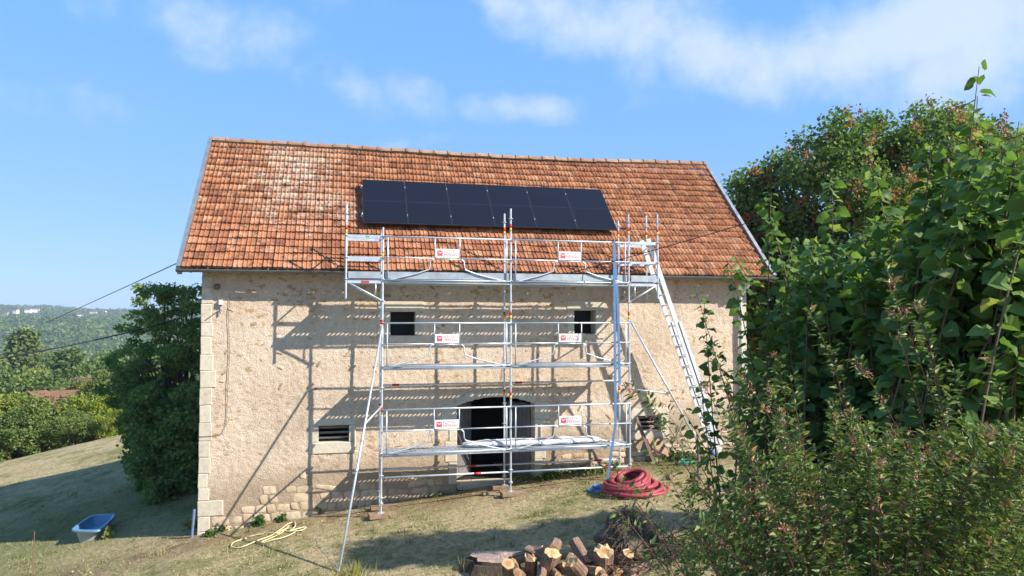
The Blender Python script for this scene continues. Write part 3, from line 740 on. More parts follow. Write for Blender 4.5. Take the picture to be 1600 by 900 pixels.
for (xa, xb, xo, sg) in ((XL, PX[0], XL, 1), (PX[2], XR, XR, -1)):
    for y in (FY, RY):
        flat('end_rail', xa + .03, xb - .03, y, DK[2] + .945, DK[2] + 1.015); flat('end_rail', xa + .03, xb - .03, y, DK[2] + .46, DK[2] + .515)
        flat('bracket_beam', xa + .03, xb - .03, y, DK[2] - .10, DK[2] - .035)
        xin = PX[0] if sg == 1 else PX[2]
        T('bracket_brace', [(xo + sg * .06, y, DK[2] - .09), (xin - sg * .03, y, 4.62)], .02); T('bracket_post', [(xin - sg * .16, y, DK[2] - .1), (xin - sg * .16, y, 4.74)], .016)
    flat('toe_board', xa + .05, xb - .05, FY - .02, DK[2] + .012, DK[2] + .165, M_GALV2)
    for zz in (DK[2] + .98, DK[2] + .49): T('end_transom', [(xo, FY + .03, zz), (xo, RY - .03, zz)], .02)
m = MB(); m.box((3.72, FY - .024, DK[2] + .96), (3.80, FY - .0205, DK[2] + .995)); m.build('sticker', M_LABEL, scaf)
m = MB(); m.box((3.62, FY - .024, DK[2] - .09), (3.80, FY - .0205, DK[2] - .045)); m.build('sticker', M_RED, scaf)
# raking shores
fl = np.array((3.19, -4.38, 0)); fl[2] = gz(fl[0], fl[1]) + .0
T('raking_shore', [(PX[0], FY - .05, 4.05), fl], .0242)
A, B = np.array((PX[0], FY - .05, 4.05)), fl; q = A + (B - A) * .455
T('shore_tie', [(PX[0], FY - .03, 2.19), q], .0215)
for t_ in (.52, .64): c = A + (B - A) * t_; d_ = (B - A) / np.linalg.norm(B - A); T('coupler', [c - d_ * .06, c + d_ * .06], .034)
fr_ = np.array((12.28, -1.22, 0)); fr_[2] = gz(12.28, -1.22)
T('raking_shore', [(PX[2] + .03, FY - .02, 4.15), fr_], .0242)
q2 = np.array((PX[2] + .03, FY - .02, 4.15)); q2 = q2 + (fr_ - q2) * .51
T('shore_tie', [(PX[2], FY + .03, 2.45), q2 + (-.02, .04, 0)], .0215)
# timber pads under the base plates
M_PAD = simple('grey_brown_timber', (.25, .165, .105), .85, 0, .35, 9, .6)
def timber(x, y, L, wdt, h, rot, label, z=None):
    g = gz(x, y) if z is None else z; m = MB(); c, s = math.cos(rot), math.sin(rot)
    m.obox((x, y, g + h / 2), (c * L / 2, s * L / 2, 0), (-s * wdt / 2, c * wdt / 2, 0), (0, 0, h / 2), .008)
    o = m.build('timber_block', M_PAD, loc=(x, y, g)); tag(o, label, 'timber block', 'timber blocks under the scaffold feet'); return o
timber(4.14, -1.2, .62, .28, .10, .12, 'brown timber block under the front left scaffold foot')
timber(4.2, -.5, .60, .22, .08, .08, 'timber block under the rear left scaffold foot beside the wall')
timber(7.2, -1.22, .60, .24, .10, .05, 'grey timber block under the front middle scaffold foot')
timber(7.05, -.50, .42, .2, .08, -.1, 'short timber block under the rear middle scaffold foot')
timber(10.18, -1.19, .3, .2, .04, .2, 'thin timber block under the front right scaffold foot')
timber(10.16, -.48, .3, .2, .08, .1, 'timber block under the rear right scaffold foot')
timber(6.72, -.75, .38, .12, .06, .2, 'small loose timber block lying left of the middle scaffold feet')

# ---------------- ladder
lad = thing('ladder', 'tall aluminium ladder leaning on the right end of the scaffold', 'ladder', (12.7, -.86, gz(12.7, -.86)))
LB, LT = np.array((12.72, 0, gz(12.7, -.9))), np.array((10.74, 0, 6.22)); LDv = LT - LB; Ll = np.linalg.norm(LDv); LDv /= Ll; Ln = np.cross(LDv, (0, 1, 0))
for y in (-1.09, -.66):
    for k, (a, b_) in enumerate(((0, Ll), (.35, Ll * .62))):
        m = MB(); off = Ln * (.0 if k == 0 else -.085); p0, p1 = LB + LDv * a + off + (0, y + (.0 if k == 0 else .0), 0), LB + LDv * b_ + off + (0, y, 0)
        m.bar(p0, p1, .032, .115, up=Ln); m.build('stile', M_ALU, lad)
    m = MB(); m.bar(LB + (0, y, 0) - LDv * .02, LB + (0, y, 0) + LDv * .14, .04, .095, up=Ln); m.build('foot', simple('blue_plastic', (.03, .22, .60), .5), lad)
nr = int(Ll / .28)
for k in range(nr):
    c = LB + LDv * (.25 + k * .28); m = MB(); m.bar(c + (0, -1.075, 0), c + (0, -.675, 0), .032, .032, up=LDv); m.build('rung', M_ALU, lad)
    if .5 + k * .28 < Ll * .6: m = MB(); c = c - Ln * .085; m.bar(c + (0, -1.075, 0), c + (0, -.675, 0), .032, .032, up=LDv); m.build('rung', M_ALU, lad)

# ---------------- blue webbing strap hung over the top rail
M_BLUE = simple('blue_webbing', (.085, .185, .37), .65, 0, .2, 20)
def ribbon(m, pts, w, side):
    pts = [np.array(p, float) for p in pts]; side = np.array(side, float); th_ = .006
    for a, b_ in zip(pts, pts[1:]):
        d = b_ - a; L = np.linalg.norm(d); d /= L; n = np.cross(d, side); n /= np.linalg.norm(n)
        m.obox((a + b_) / 2, d * (L / 2 + .004), side * w / 2, n * th_)
bz = DK[2] + .985; bx = 9.76; gp = ghit(949, 750)
m = MB(); lead = [(bx, FY - .075, bz + .0), (bx - .005, FY - .09, 4.4), (bx + .0, FY - .10, 3.0), (bx - .02, FY - .14, 1.6), (gp[0], gp[1], gp[2] + .02)]
ribbon(m, [(bx + .02, FY - .03, bz + .022), (bx, FY - .075, bz + .02), *lead], .062, (1, 0, 0))
ribbon(m, [(bx + .02, FY - .02, bz + .022), (bx + .10, FY - .07, 4.3), (bx + .12, FY - .08, 2.6), (bx + .10, FY - .10, 2.55)], .062, (1, 0, 0))
st = m.build('webbing_strap', M_BLUE, loc=(gp[0], gp[1], gp[2])); tag(st, 'blue webbing strap hanging from the top rail of the scaffold to the grass', 'strap')
gp2 = ghit(934, 767)
m = MB()
for k in range(5):
    a = gp2 + np.array((RNG.uniform(-.10, .10), RNG.uniform(-.1, .1), .02 + .02 * k)); m.obox(a, (.13, .05 * RNG.uniform(-1, 1), .03 * RNG.uniform(-1, 1)), (-.02, .07, .02), (0, 0, .006))
ribbon(m, [gp2 + (.1, 0, .03), gp2 + (.25, .12, .05), gp2 + (.38, .2, .02)], .07, (.3, -.95, 0))
o = m.build('strap_bundle', M_BLUE, loc=gp2); tag(o, 'crumpled blue strap end lying beside the red pipe coil', 'strap')
# ---------------- plastic-wrapped bundle on the lowest deck
def wrap_fn(nt, b):
    p = nt.pos(); n = nt.noise(nt.vmath('MULTIPLY', p, (4, 9, 16)), 1, 5, .65)
    nt.set(b, 'Base_Color', nt.ramp(n, [(.32, (.16, .20, .27)), (.45, (.55, .58, .62)), (.62, (.80, .80, .80))])); nt.set(b, 'Normal', nt.bump(n, .8, .03))
M_WRAP = material('crumpled_clear_film', wrap_fn, None, .25, 0, .6)
m = MB(); n_, k_ = 60, 12; vs = []
for i in range(n_ + 1):
    x = 6.02 + (9.55 - 6.02) * i / n_; e = math.sqrt(max(0, 1 - abs(i / n_ * 2 - 1) ** 6)) + .05
    for k in range(k_):
        a = 2 * math.pi * k / k_; q = noise.noise((x * 3.1, math.cos(a) * 1.7, math.sin(a) * 1.7)) * .5 + noise.noise((x * 8, a, 3)) * .25
        vs.append((x, -.83 + math.cos(a) * .20 * e * (1 + .4 * q), DK[0] + .075 + max(-.07, math.sin(a) * .085 * e * (1 + .8 * q))))
m.add(vs, [(i * k_ + k, i * k_ + (k + 1) % k_, (i + 1) * k_ + (k + 1) % k_, (i + 1) * k_ + k) for i in range(n_) for k in range(k_)] + [tuple(range(k_))[::-1], tuple(range(n_ * k_, n_ * k_ + k_))])
o = m.build('wrapped_bundle', M_WRAP, smooth=True, loc=(7.8, -.83, DK[0])); tag(o, 'long bundle in crumpled clear plastic film lying on the lowest scaffold deck', 'bundle')

# ---------------- red pipe coil
M_PIPE = simple('red_corrugated_pipe', (.30, .040, .055), .55, 0, .18, 14)
c0 = ghit(990, 768); pts = []; N = 620; turns = 8.3
for i in range(N):
    t = i / (N - 1); a = -2.4 + t * turns * 2 * math.pi; k = t * turns
    R_ = .70 - .050 * k + .05 * math.sin(k * 2.1); lift = .048 + .043 * k * (.85 + .25 * math.sin(a + .8)) + .03 * math.sin(a * 1.0 + k) * min(k, 1)
    if k < 1.0: lift = .055
    sx = -.07 + .02 * k * 0 + .03 * math.sin(k * 1.7); pts.append(c0 + np.array((sx + R_ * 1.06 * math.cos(a) + (.09 if k < 1.1 else 0), R_ * .92 * math.sin(a), lift)))
m = MB(); m.tube(pts, [.046 + .003 * (i % 2) for i in range(N)], 9); o = m.build('pipe_coil', M_PIPE, smooth=True, loc=c0); tag(o, 'coil of red flexible pipe lying on the dry grass', 'pipe')

# ---------------- boards, hoses, stakes by the right of the barn
M_PLY = simple('orange_brown_board', (.36, .20, .12), .75, 0, .15, 5, .2)
m = MB(); a, b_ = onY(1026, 723, -.42), onY(1048, 719, -.40); a[2] = gz(a[0], -.42); b_[2] = gz(b_[0], -.4)
up_ = np.array((-.10, .36, .56)); m.obox((a + b_) / 2 + up_ / 2, (b_ - a) / 2, up_ / 2, (0, -.012, .008)); o = m.build('plywood_sheet', M_PLY, loc=(a + b_) / 2); tag(o, 'small brown board leaning on the wall below the right louvred window', 'board')
m = MB(); a = np.array((11.12, -.52, gz(11.12, -.52))); m.bar(a, (10.82, -.06, 1.55), .09, .035, up=(0, -1, .4)); o = m.build('plank', simple('dark_old_plank', (.15, .10, .07), .85, 0, .3, 8, .5), loc=a); tag(o, 'old narrow plank leaning on the wall left of the brown board', 'plank')
M_GREEN = simple('green_hose', (.07, .33, .22), .5, 0, .15)
m = MB(); p0 = onY(1078, 655, -.15); g1 = ghit(1066, 727); pp = [p0, onY(1075, 685, -.3), onY(1066, 705, -.5), g1 + (0, 0, .05)]
for i in range(70): a = i * .42; pp.append(g1 + np.array((.12 + math.cos(a) * (.17 + .03 * math.sin(i)), math.sin(a) * .15, .02 + .0016 * i)))
m.tube(pp, .011, 5); o = m.build('green_hose', M_GREEN, loc=g1, smooth=True); tag(o, 'thin green hose hanging to a small loose coil beside the ladder', 'hose')
M_STAKE = simple('grey_stake_wood', (.20, .17, .15), .9, 0, .3, 10, .5)
p = ghit(1091, 756); m = MB(); m.tube([p - (0, 0, .1), p + (.02, 0, .5), p + (.0, 0, 1.12)], [.04, .036, .033], 7); o = m.build('stake', M_STAKE, loc=p); tag(o, 'grey wooden stake standing in front of the ladder foot', 'stake')
p = ghit(52, 900); p = p + (p - CAM) * .0; m = MB(); m.tube([p - (0, 0, .1), p + (-.01, 0, .5), p + (.0, 0, .98)], .009, 6); o = m.build('rod', simple('rusty_rod', (.20, .12, .07), .8), loc=p); tag(o, 'thin rusty rod standing in the grass left of the bathtub', 'rod')
p = np.array((-.10, -.10, gz(-.1, -.1))); m = MB(); m.tube([p, p + (.03, .06, .62)], .03, 8); o = m.build('blue_pipe', simple('blue_grey_pipe', (.13, .17, .30), .5), loc=p); tag(o, 'short blue grey pipe leaning on the left corner of the barn', 'pipe')
# yellow hose in loose loops
M_YH = simple('pale_yellow_hose', (.60, .54, .29), .5, 0, .12)
yp = [(385, 842), (366, 850), (362, 857), (380, 857), (402, 848), (425, 838), (440, 829), (452, 820), (460, 818), (461, 825), (452, 832), (466, 829), (478, 826), (470, 832), (456, 833), (446, 831), (452, 824), (440, 834), (420, 845), (408, 850), (423, 847), (445, 842), (462, 832), (452, 828), (438, 832), (432, 836), (412, 836), (384, 841)]
P_ = [ghit(*q) + (0, 0, .025) for q in yp]; cv = []
for i in range(len(P_) - 1):
    p0, p1, p2, p3 = P_[max(i - 1, 0)], P_[i], P_[i + 1], P_[min(i + 2, len(P_) - 1)]
    for t in np.linspace(0, 1, 7)[:-1]:
        q = .5 * ((2 * p1) + (-p0 + p2) * t + (2 * p0 - 5 * p1 + 4 * p2 - p3) * t * t + (-p0 + 3 * p1 - 3 * p2 + p3) * t ** 3); q[2] = gz(q[0], q[1]) + .02 + .02 * abs(math.sin(i * 1.3 + t)); cv.append(q)
m = MB(); m.tube(cv, .014, 6); o = m.build('yellow_hose', M_YH, loc=P_[0], smooth=True); tag(o, 'pale yellow hose lying in tangled loops on the grass', 'hose')
m = MB(); w0, w1 = ghit(494, 842), fl + (0, 0, .05); m.tube([w0 + (0, 0, .01), w0 * .75 + w1 * .25 + (-.03, 0, .03), w0 * .4 + w1 * .6 + (.03, 0, .03), w1 + (0, 0, .0)], .004, 5); o = m.build('wire', simple('pale_wire', (.6, .6, .58), .5), loc=w0); tag(o, 'thin pale wire running over the grass to the foot of the left shore', 'wire')

# ---------------- bathtub
M_TUBB = simple('blue_enamel', (.10, .23, .37), .3, 0, .08, 4); M_TUBW = simple('off_white_tub_shell', (.42, .42, .40), .7, 0, .25, 4)
tg = ghit(146, 835); zr = tg[2] + .27
c4 = [onZ(107, 829, zr), onZ(157, 830, zr), onZ(185, 803, zr + .10), onZ(143, 804, zr + .10)]
cen = sum(c4) / 4; tub = thing('bathtub', 'old blue bathtub standing on the grass in the shade', 'bathtub', (cen[0], cen[1], tg[2]))
def ring(f, dz, n=32, pw=.35):
    out = []
    for k in range(n):
        a = 2 * math.pi * k / n; u = math.copysign(abs(math.cos(a)) ** pw, math.cos(a)) * f[0]; v = math.copysign(abs(math.sin(a)) ** pw, math.sin(a)) * f[1]
        u = (u + 1) / 2; v = (v + 1) / 2
        out.append(c4[0] * (1 - u) * (1 - v) + c4[1] * u * (1 - v) + c4[2] * u * v + c4[3] * (1 - u) * v + np.array((0, 0, dz)))
    return out
def loft(m, rings, close=True):
    n = len(rings[0]); m.add([p for r in rings for p in r], [(i * n + k, i * n + (k + 1) % n, (i + 1) * n + (k + 1) % n, (i + 1) * n + k) for i in range(len(rings) - 1) for k in range(n)] + ([tuple(range((len(rings) - 1) * n, len(rings) * n))] if close else []))
m = MB(); loft(m, [ring((1, 1), -.035), ring((1, 1), 0), ring((.97, .98), .012), ring((.84, .88), .008), ring((.80, .85), -.02, pw=.5), ring((.76, .82), -.14, pw=.6), ring((.60, .70), -.20, pw=.7)]); m.build('rim', M_TUBB, tub, True)
m = MB(); loft(m, [ring((.985, .985), -.034), ring((.86, .90), -.05, pw=.5), ring((.80, .84), -.20, pw=.6), ring((.74, .80), -.32, pw=.7), ring((.72, .78), -.60, pw=.7)]); m.build('shell', M_TUBW, tub, True)
# ================================================================== WOODPILE, STUMP, ROOT PLATE
def bark_fn(lo, hi):
    def fn(nt, b):
        p = nt.add('ShaderNodeTexCoord').outputs['Object']; n = nt.noise(nt.vmath('MULTIPLY', p, (34, 34, 7)), 1, 6, .7); g = nt.noise(p, 5, 4)
        nt.set(b, 'Base_Color', nt.mix(nt.math('MULTIPLY', g, .5), nt.ramp(n, [(.3, lo), (.68, hi)]), (.20, .16, .12)))
        nt.set(b, 'Normal', nt.bump(n, 1.0, .05))
    return fn
M_BARK = material('reddish_bark', bark_fn((.14, .072, .05), (.50, .32, .235)), None, .9, 0, .15)
M_BARKD = material('dark_bark', bark_fn((.025, .018, .014), (.11, .075, .055)), None, .95, 0, .1)
def cut_fn(nt, b):
    p = nt.add('ShaderNodeTexCoord').outputs['Object']; sep = nt.add('ShaderNodeSeparateXYZ', i0=p)
    d = nt.math('SQRT', nt.math('ADD', nt.math('MULTIPLY', sep.outputs[0], sep.outputs[0]), nt.math('MULTIPLY', sep.outputs[1], sep.outputs[1])))
    n = nt.noise(p, 14, 4, .6); rg = nt.math('SINE', nt.math('ADD', nt.math('MULTIPLY', d, 420), nt.math('MULTIPLY', n, 5)))
    core = nt.ramp(nt.math('MULTIPLY', d, 8.5), [(.25, (.46, .24, .10)), (.62, (.60, .42, .23))])
    nt.set(b, 'Base_Color', nt.mix(nt.math('ADD', .12, nt.math('MULTIPLY', nt.math('GREATER_THAN', rg, .3), .18)), core, (.34, .17, .06))); nt.set(b, 'Normal', nt.bump(n, .5, .01))
M_CUT = material('fresh_cut_wood', cut_fn, None, .8, 0, .2)
def log(center, axis, L, r, label, seed, split=False, jag=0.0, mat=None):
    """a log as a thing whose local z runs along its axis: bark mantle and two cut faces"""
    rg = np.random.default_rng(seed); ax = Vector(axis).normalized(); n = 16 if not split else 10
    t = thing('log', label, 'log', center, 'cut logs on the woodpile'); t.rotation_euler = ax.to_track_quat('Z', 'Y').to_euler()
    an = np.linspace(0, 2 * math.pi, n, endpoint=False); rr = r * (1 + .10 * np.sin(an * 2 + rg.uniform(0, 6)) + .07 * np.sin(an * 5 + rg.uniform(0, 6)) + rg.uniform(-.04, .04, n))
    if split: rr = np.where(np.cos(an - 1.2) > .35, rr * .45, rr)
    m = MB(); rows = 5
    for i in range(rows):
        z = -L / 2 + L * i / (rows - 1); q = rr * (1 + .04 * rg.uniform(-1, 1, n)) * (1.05 if i in (0,) else 1)
        for k in range(n):
            zz = z + (jag * rg.uniform(-1, .3) * (i == rows - 1)); m.v.append((q[k] * math.cos(an[k]), q[k] * math.sin(an[k]), zz))
    m.f = [(i * n + k, i * n + (k + 1) % n, (i + 1) * n + (k + 1) % n, (i + 1) * n + k) for i in range(rows - 1) for k in range(n)]; m.m = [0] * len(m.f)
    def ch(name, v, f, mt):
        me = bpy.data.meshes.new(name); me.from_pydata(v, [], f); me.materials.append(mt); o = bpy.data.objects.new(name, me); COL.objects.link(o); o.parent = t; return o
    ch('bark', m.v, m.f, mat or M_BARK)
    for i0, s in ((0, -1), ((rows - 1) * n, 1)):
        V = [(v[0] * .985, v[1] * .985, v[2] + s * .002) for v in m.v[i0:i0 + n]]; c = np.mean(V, 0); V2 = [tuple(c + (np.array(v) - c) * .5 + np.array((0, 0, s * .004 + jag * rg.uniform(-.4, .5)))) for v in V]
        f = [(k, (k + 1) % n, n + (k + 1) % n, n + k) for k in range(n)] + [tuple(range(n, 2 * n))]
        if s < 0: f = [q[::-1] for q in f]
        ch('cut_face', V + V2, f, M_CUT)
    return t
toC = -FWD
LG = [  # px, py, depth, axis (right, to camera, up), length, radius, label, split, jag
    (868, 852, 12.3, (-.15, .85, .12), .36, .082, 'small round log with its yellow cut end facing out on top of the woodpile', 0, 0),
    (857, 882, 12.0, (.22, .15, .9), .46, .14, 'broad pale split log standing near the middle of the woodpile', 0, .03),
    (830, 884, 12.1, (.05, .3, .9), .40, .12, 'dark split log with a jagged top left of the broad pale log', 1, .05),
    (908, 864, 12.3, (.55, .62, -.38), .50, .088, 'round log sloping down to the right with its ringed end in view', 0, 0),
    (904, 890, 11.9, (-.35, .2, .9), .44, .13, 'thick rough barked log leaning left in the front of the pile', 0, .02),
    (880, 884, 11.95, (.3, .8, .35), .24, .075, 'short split piece showing a bright orange yellow face', 1, .03),
    (943, 880, 12.1, (.05, .2, .95), .52, .17, 'thickest upright log with a jagged yellow broken top', 0, .07),
    (977, 880, 12.2, (.05, .30, .95), .46, .095, 'upright log at the right with an oval pale cut top', 0, .0),
    (997, 893, 11.9, (-.75, .5, .15), .36, .09, 'log lying at the right end of the pile with its end to the left', 0, 0),
    (795, 892, 11.9, (.05, .45, .85), .40, .10, 'upright log at the left end of the pile with an oval pale top', 0, 0),
    (808, 884, 12.05, (-.45, .35, .65), .34, .07, 'reddish thin log leaning left beside the left end log', 1, .03),
    (826, 868, 12.6, (.85, .1, .40), .62, .085, 'long log lying across the back of the pile', 0, 0),
    (884, 868, 12.55, (.6, .5, .2), .30, .07, 'small dark log end wedged behind the sloping log', 1, .02),
    (842, 868, 12.5, (.7, .5, .1), .5, .095, 'dark log lying behind the jagged split log', 0, 0),
    (925, 893, 11.9, (.4, .8, .2), .34, .085, 'log low in the front between the thick logs', 0, 0),
    (812, 898, 11.8, (-.2, .9, .1), .34, .075, 'log lying low at the left end of the pile with its end facing out', 0, 0), (846, 899, 11.75, (.1, .9, .0), .34, .08, 'log lying lowest left of the middle of the pile', 0, 0),
    (868, 896, 11.8, (.35, .8, .2), .32, .06, 'thin log in the front under the orange split piece', 0, 0), (894, 872, 12.35, (-.2, .8, .3), .30, .07, 'log with its end up between the broad log and the sloping log', 0, .01), (918, 880, 12.2, (.15, .6, .7), .34, .065, 'thin upright log left of the thickest log', 1, .03),
    (960, 872, 12.35, (.3, .5, .8), .36, .075, 'log standing between the thickest log and the right upright log', 1, .04), (985, 898, 11.85, (.1, .9, .1), .34, .075, 'log lying low at the right front of the pile', 0, 0), (940, 899, 11.75, (-.1, .95, .05), .30, .08, 'log lying lowest right of the middle of the pile', 0, 0),
    (962, 894, 12.0, (.3, .75, .3), .34, .08, 'log low in the front right beside the thickest log', 0, .02)]
for i, (px, py, d, a, L, r, lb, sp, jg) in enumerate(LG):
    a = np.array(a) + RNG.normal(0, .16, 3) + (0, .22, 0); ax = RGT * a[0] - FWD * a[1] + np.array((0, 0, 1)) * a[2]; log(PT(px, py, d), ax, L, r, lb, 90 + i, bool(sp), jg)
# flat stump
sc_ = PT(775, 868, 12.9); g0 = gz(sc_[0], sc_[1]); top = sc_[2]
stump = thing('stump', 'wide flat weathered tree stump left of the woodpile', 'stump', (sc_[0], sc_[1], g0 - .05))
n = 28; an = np.linspace(0, 2 * math.pi, n, endpoint=False); sr = .38 * (1 + .16 * np.sin(an * 3 + 1) + .08 * np.sin(an * 7) + RNG.uniform(-.04, .04, n))
m = MB(); m.v = [(sc_[0] + q * sr[k] * 1.15 * math.cos(an[k]), sc_[1] + q * sr[k] * .9 * math.sin(an[k]), z) for q, z in ((1.5, g0 - .1), (1.15, g0 + .12), (1.02, g0 + (top - g0) * .7), (1.0, top)) for k in range(n)]
m.f = [(i * n + k, i * n + (k + 1) % n, (i + 1) * n + (k + 1) % n, (i + 1) * n + k) for i in range(3) for k in range(n)]; m.m = [0] * len(m.f); m.build('bark', M_BARKD, stump)
m = MB(); m.v = [(sc_[0] + q * sr[k] * 1.15 * math.cos(an[k]), sc_[1] + q * sr[k] * .9 * math.sin(an[k]), top + .003 + dz + RNG.uniform(-.012, .012)) for q, dz in ((1, 0), (.7, .01), (.35, .025)) for k in range(n)]
m.f = [(i * n + k, i * n + (k + 1) % n, (i + 1) * n + (k + 1) % n, (i + 1) * n + k) for i in range(2) for k in range(n)] + [tuple(range(2 * n, 3 * n))]; m.m = [0] * len(m.f)
m.build('cut_top', simple('grey_weathered_wood_top', (.33, .24, .19), .9, 0, .4, 14, .8), stump)
# root plate of a torn-out shrub
rp = ghit(985, 862); rp = PT(985, 852, np.dot(rp - CAM, FWD)); g0 = gz(rp[0], rp[1])
root = thing('root_mound', 'dark mound of torn out roots and soil behind the woodpile', 'root mound', (rp[0], rp[1], g0))
n, rows = 26, 9; vs = []
for i in range(rows):
    t = i / (rows - 1); 
    for k in range(n):
        a = 2 * math.pi * k / n; q = (.54 * (1 - t) ** .75 + .06) * (1 + .8 * noise.noise((math.cos(a) * 2.2, math.sin(a) * 1.6, t * 3 + 5)))
        vs.append((rp[0] + q * math.cos(a) - .02 * t, rp[1] + q * .8 * math.sin(a), g0 - .05 + .72 * t + .08 * noise.noise((a, t * 4, 1))))
m = MB(); m.add(vs, [(i * n + k, i * n + (k + 1) % n, (i + 1) * n + (k + 1) % n, (i + 1) * n + k) for i in range(rows - 1) for k in range(n)] + [tuple(range((rows - 1) * n, rows * n))])
m.build('soil_ball', simple('dark_root_soil', (.15, .112, .08), .95, 0, .45, 16, 1.0), root)
m = MB()
for i in range(1100):
    a = RNG.uniform(0, 6.28); t = RNG.random() ** .7; r0 = .5 * (1 - t) + .05; p = np.array((rp[0] + r0 * math.cos(a), rp[1] + r0 * .8 * math.sin(a), g0 + .66 * t))
    d = norm(np.array((math.cos(a), math.sin(a), RNG.uniform(-.4, 1.0))) + RNG.normal(0, .6, 3)); L = RNG.uniform(.10, .38); q = p + d * L * .5 + RNG.normal(0, .03, 3); e = p + d * L + np.array((0, 0, -.35 * L)) + RNG.normal(0, .04, 3)
    r_ = RNG.uniform(.003, .010); m.tube([p, q, e], [r_, r_ * .8, r_ * .3], 4, False)
p = np.array((rp[0], rp[1], g0 + .6)); 
for dx, h in ((.03, .32), (-.14, .2), (-.42, .02)): m.tube([p + RGT * dx - (0, 0, .2), p + RGT * (dx + .03) + (0, 0, h * .6), p + RGT * (dx + .09) + (0, 0, h)], [.03, .022, .012], 6)
m.build('roots', simple('grey_brown_roots', (.16, .12, .085), .9, 0, .5, 9), root, kind='stuff')
br = MB()                                                  # brushwood heap to the right of it
bc = ghit(1050, 878)
for i in range(150):
    p = bc + np.array((RNG.normal(0, .55), RNG.normal(0, .35), 0)); p[2] = gz(p[0], p[1]) + RNG.uniform(0, .30); d = norm(RNG.normal(size=3) * (1, 1, .45)); L = RNG.uniform(.2, .7); r_ = RNG.uniform(.003, .010)
    br.tube([p - d * L, p + RNG.normal(0, .04, 3), p + d * L], [r_, r_ * .9, r_ * .4], 4, False)
o = br.build('brushwood', M_BARKD, loc=bc, kind='stuff'); tag(o, 'heap of dark dead twigs to the right of the root mound')

# ================================================================== VEGETATION
LM = dict(
    hazel=leafmat('broad_green_leaf', [(0, (.06, .12, .032)), (.45, (.12, .215, .058)), (.8, (.20, .30, .085)), (.93, (.25, .33, .10)), (1, (.34, .30, .12))], .42, .5, spec=.25),
    abelia=leafmat('small_glossy_leaf', [(0, (.05, .095, .024)), (.45, (.105, .175, .045)), (.76, (.20, .255, .07)), (.88, (.31, .27, .10)), (1, (.38, .23, .11))], .3, .42, spec=.3),
    maple=leafmat('fruiting_tree_leaf', [(0, (.07, .125, .038)), (.5, (.15, .235, .07)), (1, (.26, .34, .115))], .4, .5, spec=.25),
    acacia=leafmat('fine_drooping_leaf', [(0, (.08, .15, .042)), (.6, (.17, .265, .075)), (1, (.28, .36, .11))], .36, .55),
    bg=leafmat('woodland_leaf', [(0, (.075, .12, .028)), (.5, (.14, .195, .05)), (1, (.23, .27, .07))], .3, .6,
               [(0, (1, 1, 1)), (.25, (.55, .7, .7)), (.5, (1.5, 1.25, .7)), (.75, (1.9, 1.7, .7)), (1, (1.9, 1.2, .55))]),
    weed=leafmat('weed_leaf', [(0, (.05, .10, .02)), (1, (.11, .18, .04))], .3), straw=leafmat('grass_blade', [(0, (.10, .145, .038)), (.4, (.33, .30, .14)), (1, (.58, .48, .29))], .3, .7),
    iris=leafmat('yellowing_sword_leaf', [(0, (.12, .17, .04)), (.5, (.30, .30, .07)), (1, (.45, .36, .14))], .3),
    seed=leafmat('red_brown_seed_cluster', [(0, (.27, .075, .035)), (1, (.52, .20, .10))], .25, .7), bract=leafmat('pink_brown_bract', [(0, (.28, .11, .08)), (1, (.50, .26, .19))], .2, .7),
    flower=leafmat('white_flower', [(0, (.7, .68, .64)), (1, (.8, .78, .76))], .3))
M_STEM = simple('grey_brown_stem', (.14, .10, .065), .8, 0, .3, 12, .3); M_RSTEM = simple('red_brown_stem', (.15, .055, .04), .7, 0, .3, 12, .2); M_TRUNK = material('tree_bark', bark_fn((.04, .032, .024), (.17, .135, .10)), None, .95, 0, .1)
def crown(clumps, n, size, droop=.0, shell=.45, up=.6, seed=1):
    """leaves spread through clumps: positions, frames, sizes, tone"""
    rg = np.random.default_rng(seed); C = np.array([c[0] for c in clumps], float); Rr = np.array([c[1] for c in clumps], float)
    if Rr.ndim == 1: Rr = np.repeat(Rr[:, None], 3, 1)
    w = Rr.prod(1) ** .75; ci = rg.choice(len(C), n, p=w / w.sum()); u = norm(rg.normal(size=(n, 3))); q = rg.random(n) ** shell
    P = C[ci] + u * Rr[ci] * q[:, None] * rg.uniform(.75, 1.12, (n, 1))
    D = norm(u * .8 + rg.normal(size=(n, 3)) * .8 + np.array((0, 0, -droop))); N = norm(rg.normal(size=(n, 3)) * .75 + u * .45 + np.array((0, 0, up)))
    tone = np.clip(rg.normal(.5, .2, n) + (rg.random(len(C)) - .5)[ci] * .45, 0, 1)
    return P, frames(D, N), size * rg.uniform(.65, 1.25, n), tone
def limb(m, p, q, r0, r1, seed=0, n=6, wob=.08):
    rg = np.random.default_rng(seed); p, q = np.array(p, float), np.array(q, float); L = np.linalg.norm(q - p); pts = []
    for t in np.linspace(0, 1, 6): pts.append(p + (q - p) * t + rg.normal(0, wob * L * .3, 3) * math.sin(math.pi * t) + np.array((0, 0, .10 * L * math.sin(math.pi * t))))
    m.tube(pts, list(np.linspace(r0, r1, 6)), n, False)

